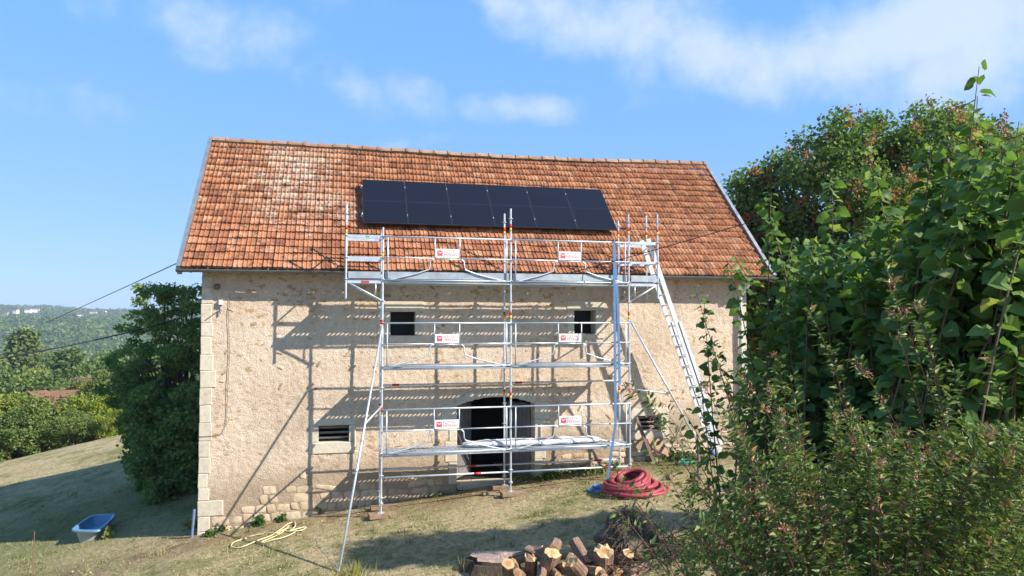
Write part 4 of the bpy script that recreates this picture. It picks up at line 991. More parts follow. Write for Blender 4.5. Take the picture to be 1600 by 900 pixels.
# ---- broad-leaved shrub on the bank at the right (large leaves: the 300 nearest are objects)
LEAFV = []
for v in range(4):
    rg = np.random.default_rng(v); V = np.array(BIGLEAF[0]); V[:, 2] += rg.uniform(-.05, .05, len(V)) + (-.25 - .1 * v) * V[:, 1] ** 2 * .5 + .30 * (v % 2) * np.abs(V[:, 0]) - .12 * (v == 2) * np.abs(V[:, 0]); LEAFV.append(V)
def interp(tab, x): return float(np.interp(x, [t[0] for t in tab], [t[1] for t in tab]))
HTOP = [(1080, 620), (1130, 575), (1180, 510), (1208, 450), (1232, 350), (1260, 345), (1330, 340), (1400, 310), (1470, 270), (1520, 215), (1600, 200), (1700, 200)]
hb0 = np.array((8.2, -12.0)); hz0 = gz(*hb0)
hazel = thing('broad_leaved_shrub', 'tall shrub with large light green lobed leaves filling the right side', 'shrub', (hb0[0], hb0[1], hz0))
tips = []
for i in range(310):
    px = 1150 + 560 * RNG.random() ** .85; t = RNG.random() ** 1.3; py = interp(HTOP, px) + 12 + t * (700 - interp(HTOP, px)); d = np.interp(px, [1100, 1350, 1600], [9.0, 7.0, 5.3]) + RNG.uniform(-.5, 1.2) + .5 * t; tips.append((px, py, d))
tips += [(1530, 104, 5.9), (1527, 150, 5.95), (1488, 205, 6.1), (1455, 225, 6.2), (1592, 190, 5.6), (1190, 318, 8.4), (1140, 415, 8.6), (1150, 405, 8.8), (1084, 445, 8.8), (1100, 470, 8.7), (1110, 540, 8.6), (1205, 300, 8.3), (1360, 262, 7.3), (1300, 278, 7.7), (1095, 600, 8.4), (1068, 640, 8.6)]
stems = MB(); LP, LD, LN, LS = [], [], [], []
for i, (px, py, d) in enumerate(tips):
    E_ = PT(px, py, d); B_ = np.array((hb0[0] + RNG.normal(0, .9), hb0[1] + RNG.normal(0, .7), 0)); B_[:2] += (E_[:2] - B_[:2]) * .55; B_[2] = gz(B_[0], B_[1]) - .05
    if E_[2] < B_[2] + .4: continue
    Mid = B_ * .4 + E_ * .6; Mid[2] += .22 * np.linalg.norm(E_ - B_); Mid[:2] += RNG.normal(0, .12, 2)
    if py < 200 or (px < 1120): Mid = B_ * .5 + E_ * .5; Mid[:2] += (RNG.normal(0, .05, 2))
    ts = np.linspace(0, 1, 12); pts = [(1 - t) ** 2 * B_ + 2 * t * (1 - t) * Mid + t * t * E_ for t in ts]; L = np.linalg.norm(E_ - B_)
    stems.tube(pts, list(np.linspace(.014, .003, 12)), 5, False)
    nl = int(max(6, min(L, 3.2) * .75 / .062)); lead = min(.85, 2.6 / max(L, .1))
    for k in range(nl):
        t = 1 - lead * (k / nl) ** 1.0; p = (1 - t) ** 2 * B_ + 2 * t * (1 - t) * Mid + t * t * E_; a = k * 2.4 + i; tan = norm(2 * (1 - t) * (Mid - B_) + 2 * t * (E_ - Mid))
        s1 = norm(np.cross(tan, (.3, .2, .93))); s2 = np.cross(tan, s1); out = s1 * math.cos(a) + s2 * math.sin(a)
        D = norm(out * np.array((1, 1, .5)) + tan * .3 + np.array((0, 0, -.25 - .35 * RNG.random()))); size = (.082 + .046 * min(1, (1 - t) * 5)) * RNG.uniform(.7, 1.2) * (.9 if px < 1250 else 1.05)
        LP.append(p + D * .03); LD.append(D); LN.append(norm(np.array((0, 0, 1.0)) + .75 * RNG.normal(size=3) + .25 * np.array(SUN))); LS.append(size)
stems.build('stems', M_STEM, hazel, kind='stuff')
LP, LD, LN, LS = map(np.array, (LP, LD, LN, LS)); Rm = frames(LD, LN); tone = np.clip(RNG.normal(.45, .25, len(LP)), 0, .955); dist = np.linalg.norm(LP - CAM, axis=1)
order = np.argsort(dist / LS); vz = (LP - CAM) @ FWD; vx = 800 + FPX * ((LP - CAM) @ RGT) / vz; inview = (vx < 1605)
near = [i for i in order if inview[i]][:300]; far_ = np.setdiff1d(np.arange(len(LP)), near)
lms = []
for V in LEAFV:
    me = bpy.data.meshes.new('leaf'); me.from_pydata(V.tolist(), [], BIGLEAF[1]); me.materials.append(LM['hazel']); lms.append(me)
for i in near: inst('leaf', lms[i % 4], hazel, LP[i], Matrix(Rm[i].tolist()).to_euler(), (LS[i],) * 3, tone[i])
VV, FF, AA, off = [], [], [], 0
for v in range(4):
    ii = far_[far_ % 4 == v]; V, F, A = scatter_data(LEAFV[v], BIGLEAF[1], LP[ii], Rm[ii], LS[ii], tone[ii]); VV.append(V); FF.append(F + off); AA.append(A); off += len(V)
np_mesh('foliage', np.concatenate(VV), np.concatenate(FF), np.concatenate(AA), LM['hazel'], hazel, kind='stuff')

# ---- arching small-leaved shrub in front
ATOP = [(1030, 800), (1060, 765), (1100, 705), (1160, 650), (1220, 655), (1290, 650), (1360, 640), (1440, 660), (1520, 655), (1600, 640), (1700, 640)]
ab = PT(1370, 1000, 4.4); ab[2] = gz(ab[0], ab[1])
abelia = thing('small_leaved_shrub', 'arching small leaved shrub with red stems and pinkish seed heads in the right foreground', 'shrub', ab)
tips = []
for i in range(270):
    px = 1072 + 610 * RNG.random(); t = RNG.random() ** 1.1; py = interp(ATOP, px) + t * 330 + RNG.normal(0, 26); tips.append((px, py, RNG.uniform(3.7, 5.0), 1))
for q in [(985, 603), (1010, 618), (1040, 640), (1110, 540), (1150, 575), (1160, 610), (1135, 640), (1190, 585), (1215, 560), (1235, 590), (1262, 480), (1300, 540), (1335, 560), (1378, 400), (1392, 470), (1432, 470), (1444, 505), (1490, 570), (1548, 560), (1240, 610), (1020, 700), (950, 725), (960, 790), (1000, 760), (1100, 600)]:
    tips.append((*q, RNG.uniform(3.9, 4.6), 0))
stems = MB(); LP, LD, LN, LS = [], [], [], []; BP, BD_ = [], []; FP_ = []
for i, (px, py, d, body) in enumerate(tips):
    E_ = PT(px, py, d); lean = .55 if body else .45
    bx_ = px + (1370 - px) * lean if body or px < 1120 else px + RNG.uniform(70, 190); B_ = PT(bx_, max(py + 250, 860) + RNG.uniform(0, 80), d + RNG.uniform(-.1, .2)); Mid = (B_ + E_) * .5 + np.array((0, 0, .16 * np.linalg.norm(E_ - B_))) - RGT * (0 if body else .06) + RNG.normal(0, .04, 3); L = np.linalg.norm(E_ - B_)
    if px < 1060 and not body: Mid = (B_ + E_) * .5 + np.array((0, 0, .10))
    f = lambda t: (1 - t) ** 2 * B_ + 2 * t * (1 - t) * Mid + t * t * E_
    stems.tube([f(t) for t in np.linspace(0, 1, 9)], list(np.linspace(.0034 if body else .0050, .0010, 9)), 4, False)
    nl = int(L * (105 if body else 62))
    for k in range(nl):
        t = RNG.random() ** .55; p = f(t); tan = norm(2 * (1 - t) * (Mid - B_) + 2 * t * (E_ - Mid)); o_ = rnd_unit(1)[0]; o_ = norm(o_ - tan * (o_ @ tan)); side = RNG.uniform(0, .13) * (1.1 - t) if body else RNG.uniform(.0, .03)
        D = norm(o_ + tan * .5 + np.array((0, 0, -.15))); LP.append(p + o_ * side + tan * side * .4); LD.append(D); LN.append(norm(np.array((0, 0, .8)) + .6 * RNG.normal(size=3))); LS.append(RNG.uniform(.028, .060))
    for k in range(int(RNG.integers(1, 5)) if RNG.random() < .7 else 0):
        t = 1 - .35 * RNG.random() ** 1.6; p = f(t) + RNG.normal(0, .015, 3)
        for j in range(int(RNG.integers(10, 30))): BP.append(p + RNG.normal(0, .013, 3)); BD_.append(norm(RNG.normal(size=3) + (0, 0, .4)))
        if RNG.random() < .12: FP_.append(p + RNG.normal(0, .02, 3))
for i in range(17000):                                     # inner foliage, in clumps
    px = 1066 + 620 * RNG.random(); py = interp(ATOP, px) + 14 + (960 - interp(ATOP, px)) * RNG.random()
    if float(vnoise(px, py, 62, 3)) + .5 * float(vnoise(px, py, 27, 8)) < .03: continue
    LP.append(PT(px, py, RNG.uniform(3.9, 5.2) - .0)); LD.append(rnd_unit(1)[0]); LN.append(norm(np.array((0, 0, .8)) + .7 * RNG.normal(size=3))); LS.append(RNG.uniform(.028, .050))
stems.build('stems', M_RSTEM, abelia, kind='stuff')
LP, LD, LN, LS = map(np.array, (LP, LD, LN, LS))
AL = ([(0, 0, 0), (.19, .36, .07), (.10, .74, .03), (0, 1, -.08), (-.10, .74, .03), (-.19, .36, .07), (0, .5, -.01)], [(0, 1, 6), (1, 2, 6), (2, 3, 6), (3, 4, 6), (4, 5, 6), (5, 0, 6)])
V, F, A = scatter_data(*AL, LP, frames(LD, LN), LS, np.clip(RNG.normal(.48, .24, len(LP)), 0, 1)); np_mesh('foliage', V, F, A, LM['abelia'], abelia, kind='stuff')
BP, BD_ = np.array(BP), np.array(BD_); V, F, A = scatter_data([(0, 0, 0), (.16, .6, .03), (0, 1, 0), (-.16, .6, .03)], [(0, 1, 2), (0, 2, 3)], BP, frames(BD_, rnd_unit(len(BP))), RNG.uniform(.015, .028, len(BP)), RNG.random(len(BP))); np_mesh('seed_heads', V, F, A, LM['bract'], abelia, kind='stuff')
FP_ = np.repeat(np.array(FP_), 5, 0) + RNG.normal(0, .004, (len(FP_) * 5, 3)); V, F, A = scatter_data(*LEAF, FP_, frames(rnd_unit(len(FP_)), rnd_unit(len(FP_))), np.full(len(FP_), .014), RNG.random(len(FP_))); np_mesh('flowers', V, F, A, LM['flower'], abelia, kind='stuff')

# ---- large fruiting tree behind, right of the barn
MTOP = [(1130, 270), (1150, 255), (1200, 240), (1220, 215), (1260, 192), (1300, 162), (1345, 166), (1380, 150), (1440, 142), (1490, 150), (1540, 170), (1600, 180), (1700, 200)]
cl = []
for i in range(560):
    px = 1150 + 552 * RNG.random() ** 1.15; t = RNG.random() ** 1.05; y0 = interp(MTOP, px) + 12; py = y0 + t * (560 - y0); d = 22.8 + RNG.uniform(-2.4, 2.6) * (0.35 + .65 * min(1, t * 2.2)); r_ = RNG.uniform(.45, .78) * (.8 if t < .1 else 1)
    d = max(d, 24.3) if px < 1245 else d; cl.append((PT(px, py + r_ * 26, d), (r_ * 1.15, r_ * 1.15, r_ * .8)))
for i in range(110): r_ = RNG.uniform(.4, .7); px = RNG.uniform(1440, 1690); cl.append((PT(px, interp(MTOP, px) + 14 + RNG.random() * 190 + r_ * 45, 22.8 + RNG.uniform(-1.2, 1.8)), (r_ * 1.15, r_ * 1.15, r_ * .8)))
tb = PT(1400, 450, 22.6); tb[2] = gz(tb[0], tb[1])
tree = thing('fruiting_tree', 'big rounded tree with clusters of red brown seeds right of the barn', 'tree', tb)
m = MB(); fork = tb + (0, 0, 2.2); m.tube([tb - (0, 0, .2), tb + (.05, 0, 1), fork], [.26, .21, .18], 9, False)
for i, (c, r_) in enumerate(cl[::2]): limb(m, fork + (0, 0, RNG.uniform(-.4, .5)), c, .06, .012, i)
m.build('trunk', M_TRUNK, tree, True)
P, R, S, A = crown(cl, 135000, .135, .35, .5, .7, 3); V, F, A = scatter_data(*LEAF, P, R, S, A); np_mesh('crown', V, F, A, LM['maple'], tree)
ii = RNG.choice(len(cl), 560); sp = []; 
for i in ii:
    c, r_ = cl[i]; u = norm(RNG.normal(size=3) + np.array((-.1, -1.0, .45))); q = c + u * np.array(r_) * 1.0
    for k in range(26): sp.append(q + RNG.normal(0, 1, 3) * (.075, .075, .13))
sp = np.array(sp); V, F, A = scatter_data(*LEAF, sp, frames(norm(RNG.normal(size=(len(sp), 3)) * .5 + (0, 0, -1)), rnd_unit(len(sp))), RNG.uniform(.06, .10, len(sp)), RNG.random(len(sp))); np_mesh('seed_clusters', V, F, A, LM['seed'], tree, kind='stuff')

# ---- drooping tree behind the left gable, and the bush in the barn's shade
LL = [(430, 240), (450, 200), (480, 192), (505, 178), (540, 162), (575, 150), (620, 146), (660, 164), (700, 188), (720, 205)]
def tree_by_gable(name, label, base, cl, n, leaf, drp, seed, stems_to, r0, clear):
    tree = thing(name, label, 'tree' if 'tree' in name else 'bush', base); m = MB()
    for k, e in enumerate(stems_to): limb(m, np.array(base) + (.12 * k - .2, .05 * k, -.15), e, r0, r0 * .25, seed * 10 + k, 7, .12)
    for i, (c, r_) in enumerate(cl[::3]):
        s_ = np.array(base) + (np.array(stems_to[i % len(stems_to)]) - base) * RNG.uniform(.2, .9); limb(m, s_, c, r0 * .3, .005, seed * 30 + i)
    m.build('trunk', M_TRUNK, tree, True); P, R, S, A = crown(cl, n, leaf, drp, .5, .5, seed)
    if clear: P[:, 0] = np.where(P[:, 1] < 7.2, np.minimum(P[:, 0], -.07), P[:, 0])
    V, F, A = scatter_data(*LEAF, P, R, S, A); np_mesh('crown', V, F, A, LM['acacia'], tree)
cl = []
for i in range(300):
    py = 448 + 300 * RNG.random(); xl = interp(LL, py) + 12; px = xl + (325 - xl) * RNG.random() ** .9; d = 22.6 + RNG.uniform(-1.5, 1.5); r_ = RNG.uniform(.16, .36) * (.7 if py < 540 or px < xl + 25 else 1); q = PT(px, py, d)
    if q[0] > -.35 - r_: q[0] = -.35 - r_ - .3 * RNG.random()
    cl.append((q, (r_ * 1.15, r_ * 1.1, r_ * .7)))
tb = PT(285, 650, 22.6); tb[2] = gz(tb[0], tb[1])
tree_by_gable('drooping_tree', 'tall green drooping tree standing close to the left gable of the barn', tb, cl, 50000, .088, .8, 5, [PT(x, y, 22.6) for x, y in ((225, 540), (255, 490), (285, 470), (295, 500), (240, 600))], .09, True)
cl = []
for i in range(150):
    py = 610 + 190 * RNG.random(); xl = interp([(600, 215), (660, 190), (720, 196), (760, 212), (800, 250), (820, 268)], py) + 12; px = xl + (322 - xl) * RNG.random() ** .9; d = 21.4 + RNG.uniform(-1.0, 1.6); q = PT(px, py, d); r_ = RNG.uniform(.22, .42)
    if q[0] > -.35 - r_: q[0] = -.35 - r_ - .3 * RNG.random()
    cl.append((q, (r_ * 1.1, r_ * 1.1, r_ * .75)))
tb = PT(285, 760, 21.5); tb[2] = gz(tb[0], tb[1])
tree_by_gable('shaded_bush', 'dark green bush in the shade against the left gable of the barn', tb, cl, 38000, .105, .6, 6, [PT(x, y, 21.6) for x, y in ((235, 660), (262, 640), (280, 650))], .05, True)
# ---- garden tree standing right of the viewer, outside the picture, whose shade lies on the lawn
for k, (x, y, zc, rr) in enumerate(((14.9, -11.2, 9.0, np.array((1.5, 1.0, .8))), (17.0, -10.9, 8.2, np.array((1.4, .8, .6))))):
    tb = np.array((x, y, gz(x, y))); cl = []
    for i in range(70): u = rnd_unit(1)[0]; cl.append((np.array((x, y, zc)) + u * rr * RNG.uniform(.3, .95), RNG.uniform(.25, .45)))
    t = thing('garden_tree', ('tall garden tree on the bank right of the shrubs', 'second tall garden tree farther right on the bank')[k], 'tree', tb); m = MB(); m.tube([tb - (0, 0, .2), tb + (0, .1, 2.0), (x, y, zc)], [.16, .12, .06], 8, False)
    for i, (c, r_) in enumerate(cl[::4]): limb(m, tb + (0, .05, 2.4), c, .04, .008, i)
    m.build('trunk', M_TRUNK, t, True); P, R, S, A = crown(cl, 5200, .15, .3, .5, .6, 30 + k); V, F, A = scatter_data(*LEAF, P, R, S, A); np_mesh('crown', V, F, A, LM['maple'], t)

# ---- background trees: five crown shapes, each copied
def proto_tree(seed, kind):
    rg = np.random.default_rng(seed); cl = []
    if kind == 'round':
        for i in range(46): u = norm(rg.normal(size=3)); u[2] = abs(u[2]) * .9 - .25; cl.append((np.array((0, 0, .58)) + u * (.36, .36, .36) * rg.uniform(.55, 1.05), rg.uniform(.08, .15)))
    elif kind == 'bush':
        for i in range(46): a = rg.uniform(0, 6.28); q = rg.random() ** .5 * .5; cl.append((np.array((q * math.cos(a), q * math.sin(a), rg.uniform(.08, .95 - q * .9))), rg.uniform(.09, .16)))
    elif kind == 'tall':
        for i in range(50): z = rg.uniform(.12, .98); q = .25 * math.sin(min(1, (1.02 - z) * 1.7) * 1.57) * rg.random() ** .4; a = rg.uniform(0, 6.28); cl.append((np.array((q * math.cos(a), q * math.sin(a), z)), rg.uniform(.06, .11)))
    else:
        for i in range(50): z = rg.uniform(.08, .97); q = .30 * (1.02 - z) * rg.uniform(.6, 1); a = rg.uniform(0, 6.28); cl.append((np.array((q * math.cos(a), q * math.sin(a), z)), rg.uniform(.05, .09)))
    P, R, S, A = crown(cl, 9500, .036, .3, .5, .5, seed); V, F, A = scatter_data(*LEAF, P, R, S, A)
    rt_ = bpy.data.objects.new('tree', None)
    def raw(name, V, F, A, mat):
        o = np_mesh(name, V, F, A, mat); COL.objects.unlink(o); return o.data
    m = MB(); m.tube([(0, 0, -.08), (.01, 0, .3), (0, .01, .6)], [.028, .02, .008], 6, False)
    for i, (c, r_) in enumerate(cl[::3]): limb(m, (0, 0, rg.uniform(.15, .5)), c, .009, .002, i, 4)
    tm = bpy.data.meshes.new('trunk'); tm.from_pydata(m.v, [], m.f); tm.materials.append(M_TRUNK)
    return raw('crown', V, F, A, LM['bg']), tm
PROTO = {k: [proto_tree(20 + 7 * i + j, k) for j in range(2)] for i, k in enumerate(('round', 'bush', 'tall', 'cone'))}
bn = [0]
def bgtree(px, ytop, d, kind, tint, label, width=1.0, group='trees beyond the field'):
    v = ray(px, 500); p = CAM + v * d; z = gz(p[0], p[1]); ytop -= 14 if d < 45 else 0; zt = CAM[2] + (ray(px, ytop) * d)[2]; H = max(1.5, zt - z)
    cm, tm = PROTO[kind][bn[0] % 2]; bn[0] += 1; nm = {'bush': 'bushy_tree', 'round': 'round_tree', 'tall': 'tall_tree', 'cone': 'conifer'}[kind]
    t = thing(nm, label, 'tree', (p[0], p[1], z - .05), group)
    for n_, me in (('crown', cm), ('trunk', tm)):
        o = inst(n_, me, t, (p[0], p[1], z - .05), (0, 0, (bn[0] * 1.37) % 6.28), (H * width, H * width, H)); o['tint'] = tint
    return t
BT = [(-40, 622, 37, 'bush', .5, 'olive bush at the left edge where the field ends', 1.2), (22, 640, 36, 'bush', .15, 'dark green bush at the field edge left of the bright bushes', 1.1), (75, 612, 38, 'bush', .05, 'big mid green bushy tree at the field edge in front of the red roof', 1.15),
      (122, 640, 36.5, 'bush', .0, 'low green bush at the field edge under the red roof', 1.1), (152, 608, 39, 'bush', .70, 'bright yellow green bush at the field edge right of the red roof', 1.0), (185, 640, 36, 'bush', .65, 'yellow green bush at the field edge touching the drooping tree', 1.0), (215, 600, 40, 'round', .2, 'green tree half hidden behind the drooping tree', 1.0),
      (8, 590, 52, 'round', .55, 'brownish olive tree at the left edge above the field bushes', 1.0), (48, 600, 56, 'bush', .0, 'green bush left of the red roofed house', 1.0), (165, 572, 66, 'round', .95, 'golden brown tree right of the small cream house', 1.0), (195, 560, 62, 'round', .05, 'green round tree right of the golden brown tree', 1.0),
      (55, 566, 92, 'bush', .0, 'broad green tree behind and left of the red roofed house', 1.0), (95, 570, 105, 'round', .05, 'green round tree straight above the red roof', .9), (28, 556, 100, 'round', .1, 'green round tree above the olive tree at the left', .9), (112, 552, 150, 'tall', .3, 'dark slim tree above the small cream house', 1.1), (135, 545, 150, 'round', .1, 'green tree behind the small cream house', 1.0),
      (38, 518, 190, 'cone', .02, 'tall pale green pointed conifer rising over the valley woods', 1.05), (22, 545, 185, 'round', .25, 'dark tree left of the tall conifer', .8), (-12, 548, 130, 'round', .0, 'green tree at the far left below the dark cable', 1.0), (80, 545, 170, 'round', .45, 'pale olive tree right of the tall conifer', .9), (175, 535, 175, 'round', .05, 'green tree above the golden brown tree', 1.0), (205, 528, 180, 'round', .0, 'tall green tree beside the upper left of the drooping tree', .9)]
for q in BT: bgtree(*q)
for i in range(26):                                        # more of the same beyond the frame and through the valley
    px = RNG.uniform(-420, -60) if i < 14 else RNG.uniform(-50, 260); d = RNG.uniform(36, 60) if i < 8 else RNG.uniform(200, 260); bgtree(px, 620 if d < 100 else RNG.uniform(532, 548), d, ('bush', 'round')[i % 2], RNG.choice([0, .1, .25, .5]), 'one of the many green trees massed in the valley below the hills', 1.1, 'trees massed in the valley')
HL = [(25, 491, 'pair of white gables at the far left of the ridge'), (44, 489, 'white house left of the brightest one on the ridge'), (56, 489, 'brightest long white house on the ridge'), (10, 497, 'low pale house at the left edge of the ridge'), (92, 500, 'white house low on the ridge near the overhead cable'), (124, 498, 'pale house right of the dip in the ridge'), (133, 504, 'lowest pale house right of the dip'), (140, 500, 'pale house above the lowest one right of the dip'), (146, 493, 'long pale house high on the ridge right of the dip'), (163, 492, 'rightmost pale house on the ridge')]
HPOS = []
for i, (px, py, lb) in enumerate(HL):
    v = ray(px, py); best = None
    for d in range(1300, 2240, 12):
        p = CAM + v * d; gap = gz(p[0], p[1]) - p[2]
        if best is None or gap > best[0]: best = (gap, p)
        if gap > 0: break
    p = best[1].copy(); p[2] = gz(p[0], p[1]) + 3; HPOS.append((p, i, lb))
# woods on the valley sides and the far ridge
def woods():
    P, S, T_ = [], [], []
    for i in range(7500):
        d = 230 + 2150 * RNG.random() ** 1.15; px = RNG.uniform(-250, 340) if RNG.random() < .72 else RNG.uniform(-1500, 3200); v = ray(px, 500); p = CAM + v * d
        if float(vnoise(p[0], p[1], 170, 31)) > .36 and d > 1200: continue
        h = RNG.uniform(7, 13)
        if d > 1000 and any((p[0] - c[0] + .34 * (c[1] - p[1]) ) ** 2 < 14 ** 2 and -90 < p[1] - c[1] < 12 for c, _, _ in HPOS): continue
        P.append((p[0], p[1], gz(p[0], p[1]) + h * .30)); S.append(h * .66); T_.append(np.clip(RNG.normal(.4, .22), 0, 1))
    P, S, T_ = np.array(P), np.array(S), np.array(T_); k = 34; n = len(P)
    u = rnd_unit(n * k); u[:, 2] = np.abs(u[:, 2]) * 1.1 - .35; pos = np.repeat(P, k, 0) + u * np.repeat(S, k)[:, None] * RNG.uniform(.55, 1.0, (n * k, 1)) * (.95, .95, .85)
    D = norm(RNG.normal(size=(n * k, 3))); N = norm(u + .5 * RNG.normal(size=(n * k, 3)) + (0, 0, .5)); sz = np.repeat(S, k) * RNG.uniform(.30, .55, n * k)
    V, F, A = scatter_data(*LEAF, pos, frames(D, N), sz, np.clip(np.repeat(T_, k) + RNG.normal(0, .12, n * k), 0, 1)); o = np_mesh('woodland', V, F, A, LM['bg'], kind='stuff', loc=(0, 0, 0)); tag(o, 'hazy green woods covering the hills in the distance')
woods()

# ---- houses
M_HW = simple('cream_house_wall', (.60, .54, .44), .85, 0, .1, 1); M_HR = simple('brown_red_roof', (.17, .085, .05), .9, 0, .3, 2, .4); M_HD = simple('dark_window', (.03, .03, .035), .3)
M_HWW = simple('white_house_wall', (.78, .76, .72), .85, 0, .05, 1)
def house(c, L, Wd, h, rh, rot, label, group, wall=None):
    c = np.array(c, float); t = thing('house', label, 'house', c, group); ca, sa = math.cos(rot), math.sin(rot)
    X_ = lambda x, y, z: c + np.array((x * ca - y * sa, x * sa + y * ca, z))
    a, b_ = L / 2, Wd / 2; m = MB()
    for y in (-b_, b_): m.poly([X_(-a, y, -3), X_(a, y, -3), X_(a, y, h), X_(-a, y, h)])
    for x in (-a, a): m.poly([X_(x, -b_, -3), X_(x, b_, -3), X_(x, b_, h), X_(x, 0, h + rh), X_(x, -b_, h)])
    m.build('wall', wall or M_HW, t); m = MB(); ov = .35
    for s in (-1, 1):
        e = np.array(X_(0, s, 0) - c); vs = [X_(-a - ov, s * (b_ + ov), h - rh * ov / b_ + .06), X_(a + ov, s * (b_ + ov), h - rh * ov / b_ + .06), X_(a + ov, 0, h + rh + .06), X_(-a - ov, 0, h + rh + .06)]
        vs += [q + (0, 0, .14) for q in vs]; m.add(vs, [(0, 1, 2, 3), (7, 6, 5, 4), (0, 4, 5, 1), (1, 5, 6, 2), (2, 6, 7, 3), (3, 7, 4, 0)])
    r_ = m.build('roof', M_HR, t)
    if wall is not None: m = MB(); m.obox(X_(a * .5, .2, h + rh), (.25 * ca, .25 * sa, 0), (-.25 * sa, .25 * ca, 0), (0, 0, .7)); m.build('chimney', M_HR, r_)
    for k in range(3):
        m = MB(); x = -a * .6 + k * a * .6; m.obox(X_(x, -b_ - .01, h * .6), (.4 * ca, .4 * sa, 0), (-.04 * sa, .04 * ca, 0), (0, 0, .55)); m.build('window', M_HD, t)
    return t
def hp(px, py, d, h): p = PT(px, py, d); p[2] -= h; return p
house(hp(116, 622, 62, 3.4), 3.6, 4.0, 2.6, 1.3, .3, 'house with a brown red roof half hidden among the trees', 'houses below the field')
house(hp(58, 626, 60, 2.8), 1.2, 3.0, 2.4, 1.0, 1.2, 'small brown red roof end left of the larger red roof', 'houses below the field')
house(hp(134, 590, 118, 4.2), 4, 4, 2.6, 1.5, -.6, 'small cream walled house behind the red roof', 'houses below the field')
for (c, i, lb) in HPOS: house(c, 8 + 3 * (i % 3), 8, 4, 2.5, -.3 + .25 * (i % 3), lb, 'houses on the far ridge', M_HWW)

# ---- small plants and grass near the barn
def tuft(px, py, n, size, spread, label, name='weed', mat='weed', upw=.9, cat='weed', g=None):
    c = ghit(px, py); P = c + np.stack([RNG.normal(0, spread, n), RNG.normal(0, spread * .7, n), np.abs(RNG.normal(0, size * .6, n))], 1); P[:, 2] = ground(P[:, 0], P[:, 1]) + np.abs(RNG.normal(0, size * .7, n))
    D = norm(RNG.normal(size=(n, 3)) + (0, 0, upw)); V, F, A = scatter_data(*LEAF, P, frames(D, norm(RNG.normal(size=(n, 3)) + (0, 0, .5))), size * RNG.uniform(.6, 1.3, n), RNG.random(n)); o = np_mesh(name, V, F, A, LM[mat], loc=c, kind='stuff' if spread > .25 else None); tag(o, label, None if spread > .25 else cat, g)
for px, py, n, s, sp, lb in ((346, 830, 260, .085, .07, 'green weed at the foot of the wall near the left corner of the barn'), (404, 822, 300, .09, .055, 'green weed at the wall foot above the yellow hose'), (440, 815, 160, .08, .05, 'small weed right of the weed above the yellow hose'), (500, 803, 120, .08, .05, 'small weed under the left louvred window'),
        (690, 766, 420, .075, .32, 'row of low green weeds along the wall left of the door'), (855, 748, 350, .075, .3, 'low green weeds at the wall right of the door'), (930, 737, 260, .08, .4, 'low weeds along the wall behind the scaffold right bay'), (1050, 718, 300, .09, .3, 'weeds at the wall foot by the green hose'), (302, 826, 120, .12, .06, 'tall pale weed at the left corner of the barn'), (168, 842, 40, .13, .04, 'dry pale weed in front of the bathtub'), (330, 838, 160, .07, .06, 'low weed in the grass left of the yellow hose')):
    tuft(px, py, n, s, sp, lb, mat='weed' if 'pale' not in lb else 'iris')
def blades(c, n, L, spread, name, label, mat, cat, w=.035, lean=.35):
    BL_ = ([(-.5 * w, 0, 0), (.5 * w, 0, 0), (.32 * w, .6, .05), (0, 1, .18), (-.32 * w, .6, .05)], [(0, 1, 2), (0, 2, 4), (4, 2, 3)])
    P = c + np.stack([RNG.normal(0, spread, n), RNG.normal(0, spread * .6, n), np.zeros(n)], 1); P[:, 2] = ground(P[:, 0], P[:, 1]) - .01; D = norm(RNG.normal(0, lean, (n, 3)) + (0, 0, 1)); V, F, A = scatter_data(*BL_, P, frames(D, rnd_unit(n)), L * RNG.uniform(.5, 1.2, n), RNG.random(n)); o = np_mesh(name, V, F, A, LM[mat], loc=c); tag(o, label, cat); return o
blades(ghit(548, 912), 130, .36, .16, 'sword_leaf_plant', 'clump of yellowing sword shaped leaves at the bottom left of the lawn', 'iris', 'plant', .06, .25)
blades(ghit(525, 905), 30, .36, .25, 'dry_stalks', 'thin dry stalks around the yellowing sword leaved clump', 'straw', 'plant', .015, .3)
blades(ghit(745, 885), 120, .26, .22, 'grass_tuft', 'long grass tuft left of the flat stump', 'straw', 'grass', .03, .3)
n = 330000; gy = -7.5 + 24 * RNG.random(n) ** 1.7; gx = RNG.uniform(-16, 13, n); k_ = (gy < -.1) | (gx < -.2); gx, gy = gx[k_], gy[k_]
patch = vnoise(gx, gy, 1.4, 2) + .6 * vnoise(gx, gy, .45, 6) + .5 * vnoise(gx, gy, 5, 1); bare = np.exp(-((gy + .6) / .7) ** 2) * (gx > 0); clump = vnoise(gx, gy, .16, 4); k_ = (RNG.random(len(gx)) > .35 - patch + bare * .5) & (clump > -.12); gx, gy, patch = gx[k_], gy[k_], patch[k_]
P = np.stack([gx, gy, ground(gx, gy) - .004], 1); n = len(P); D = norm(RNG.normal(0, .75, (n, 3)) + (0, 0, .75))
V, F, A = scatter_data([(-.07, 0, 0), (.07, 0, 0), (0, 1, .2)], [(0, 1, 2)], P, frames(D, rnd_unit(n)), RNG.uniform(.04, .10, n), np.clip(.66 - patch * .75 + RNG.normal(0, .2, n), 0, 1)); o = np_mesh('grass', V, F, A, LM['straw'], kind='stuff', loc=(0, 0, 0)); tag(o, 'short dry grass blades of the lawn and field')

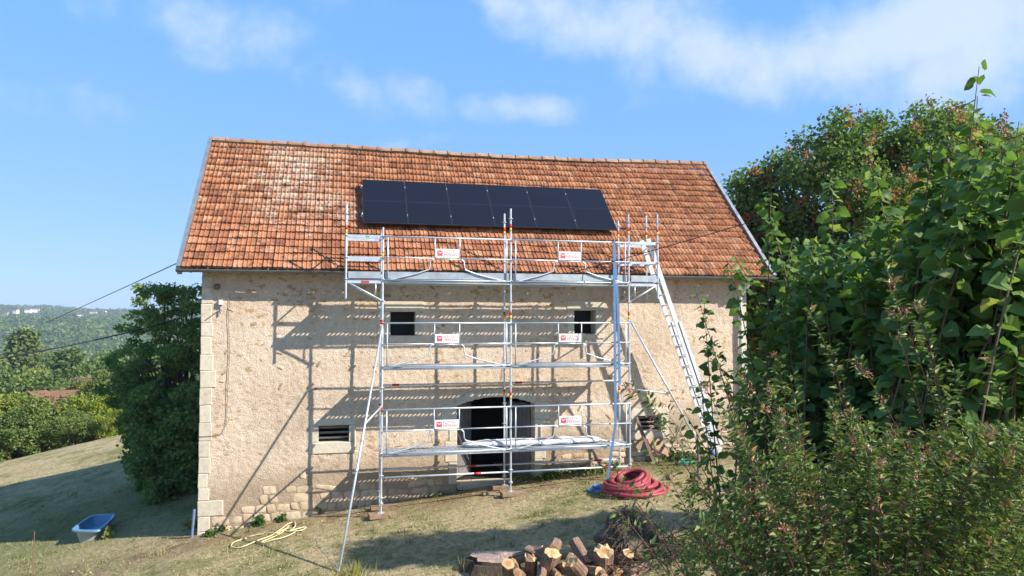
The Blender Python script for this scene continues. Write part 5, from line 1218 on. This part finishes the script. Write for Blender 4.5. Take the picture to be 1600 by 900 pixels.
n = 2600; gx = RNG.uniform(-6, 13, n); gy = RNG.uniform(-7, -.3, n); P = np.stack([gx, gy, ground(gx, gy) + .012], 1); V, F, A = scatter_data(*LEAF, P, frames(rnd_unit(n) * (1, 1, .15), norm(RNG.normal(0, .35, (n, 3)) + (0, 0, 1))), RNG.uniform(.025, .06, n), RNG.random(n)); o = np_mesh('leaf_litter', V, F, A, leafmat('dead_leaf', [(0, (.16, .09, .045)), (.6, (.34, .22, .11)), (1, (.55, .42, .25))], .1), kind='stuff', loc=(0, 0, 0)); tag(o, 'scattered dead leaves and bits on the lawn')
n = 900; cx_ = RNG.uniform(-9, 12, n); cy_ = -7 + 15 * RNG.random(n) ** 1.6; k_ = (cy_ < -.25) | (cx_ < -.4); cx_, cy_ = cx_[k_], cy_[k_]; k_ = vnoise(cx_, cy_, 1.4, 2) > -.05; cx_, cy_ = cx_[k_], cy_[k_]; m_ = 16; gx = np.repeat(cx_, m_) + RNG.normal(0, .05, len(cx_) * m_); gy = np.repeat(cy_, m_) + RNG.normal(0, .05, len(cx_) * m_); n = len(gx)
V, F, A = scatter_data([(-.06, 0, 0), (.06, 0, 0), (0, 1, .25)], [(0, 1, 2)], np.stack([gx, gy, ground(gx, gy) - .01], 1), frames(norm(RNG.normal(0, .5, (n, 3)) + (0, 0, .9)), rnd_unit(n)), RNG.uniform(.07, .17, n), np.clip(np.repeat(RNG.normal(.25, .25, len(cx_)), m_) + RNG.normal(0, .1, n), 0, 1)); o = np_mesh('grass_tufts', V, F, A, LM['straw'], kind='stuff', loc=(0, 0, 0)); tag(o, 'longer green and straw tufts standing out of the lawn')

# ================================================================== OVERHEAD CABLES
def cable(a, b_, sagz, r, label, seg=24):
    a, b_ = np.array(a), np.array(b_); m = MB(); m.tube([a + (b_ - a) * t - np.array((0, 0, sagz * 4 * t * (1 - t))) for t in np.linspace(0, 1, seg)], r, 5)
    o = m.build('overhead_cable', M_BLACK, loc=a, smooth=True); tag(o, label, 'cable', 'overhead cables')
cable((-.44, -.15, 5.52), PT(-60, 545, 120), .6, .012, 'thin overhead cable falling from the left eave of the barn to the valley')
cable(PT(300, 492, 23), PT(-120, 580, 13), .12, .016, 'thick dark overhead cable crossing the valley woods at the left')
cable(PT(260, 575, 45), PT(-80, 613, 38), .3, .012, 'lowest thin overhead cable at the left above the field bushes')
cable((7.55, -.06, 5.02), PT(1800, 140, 13.5), .18, .011, 'black overhead cable rising from the barn eave across the roof to the right')

# ================================================================== HAZE
hz = MB(); hz.box((-3300, -1000, -95), (3300, 3600, 90)); hm = bpy.data.materials.new('pale_haze'); hm.use_nodes = True; hn = NT(hm.node_tree); hn.n.remove(hn.n['Principled BSDF'])
pv = hn.add('ShaderNodeVolumePrincipled', Color=(.62, .78, 1.0, 1), Density=.00020, Anisotropy=.0); hn.l.new(pv.outputs[0], hn.n['Material Output'].inputs['Volume'])
o = hz.build('haze', hm, loc=(0, 0, 0), kind='stuff'); tag(o, 'thin blue summer haze over the valley')
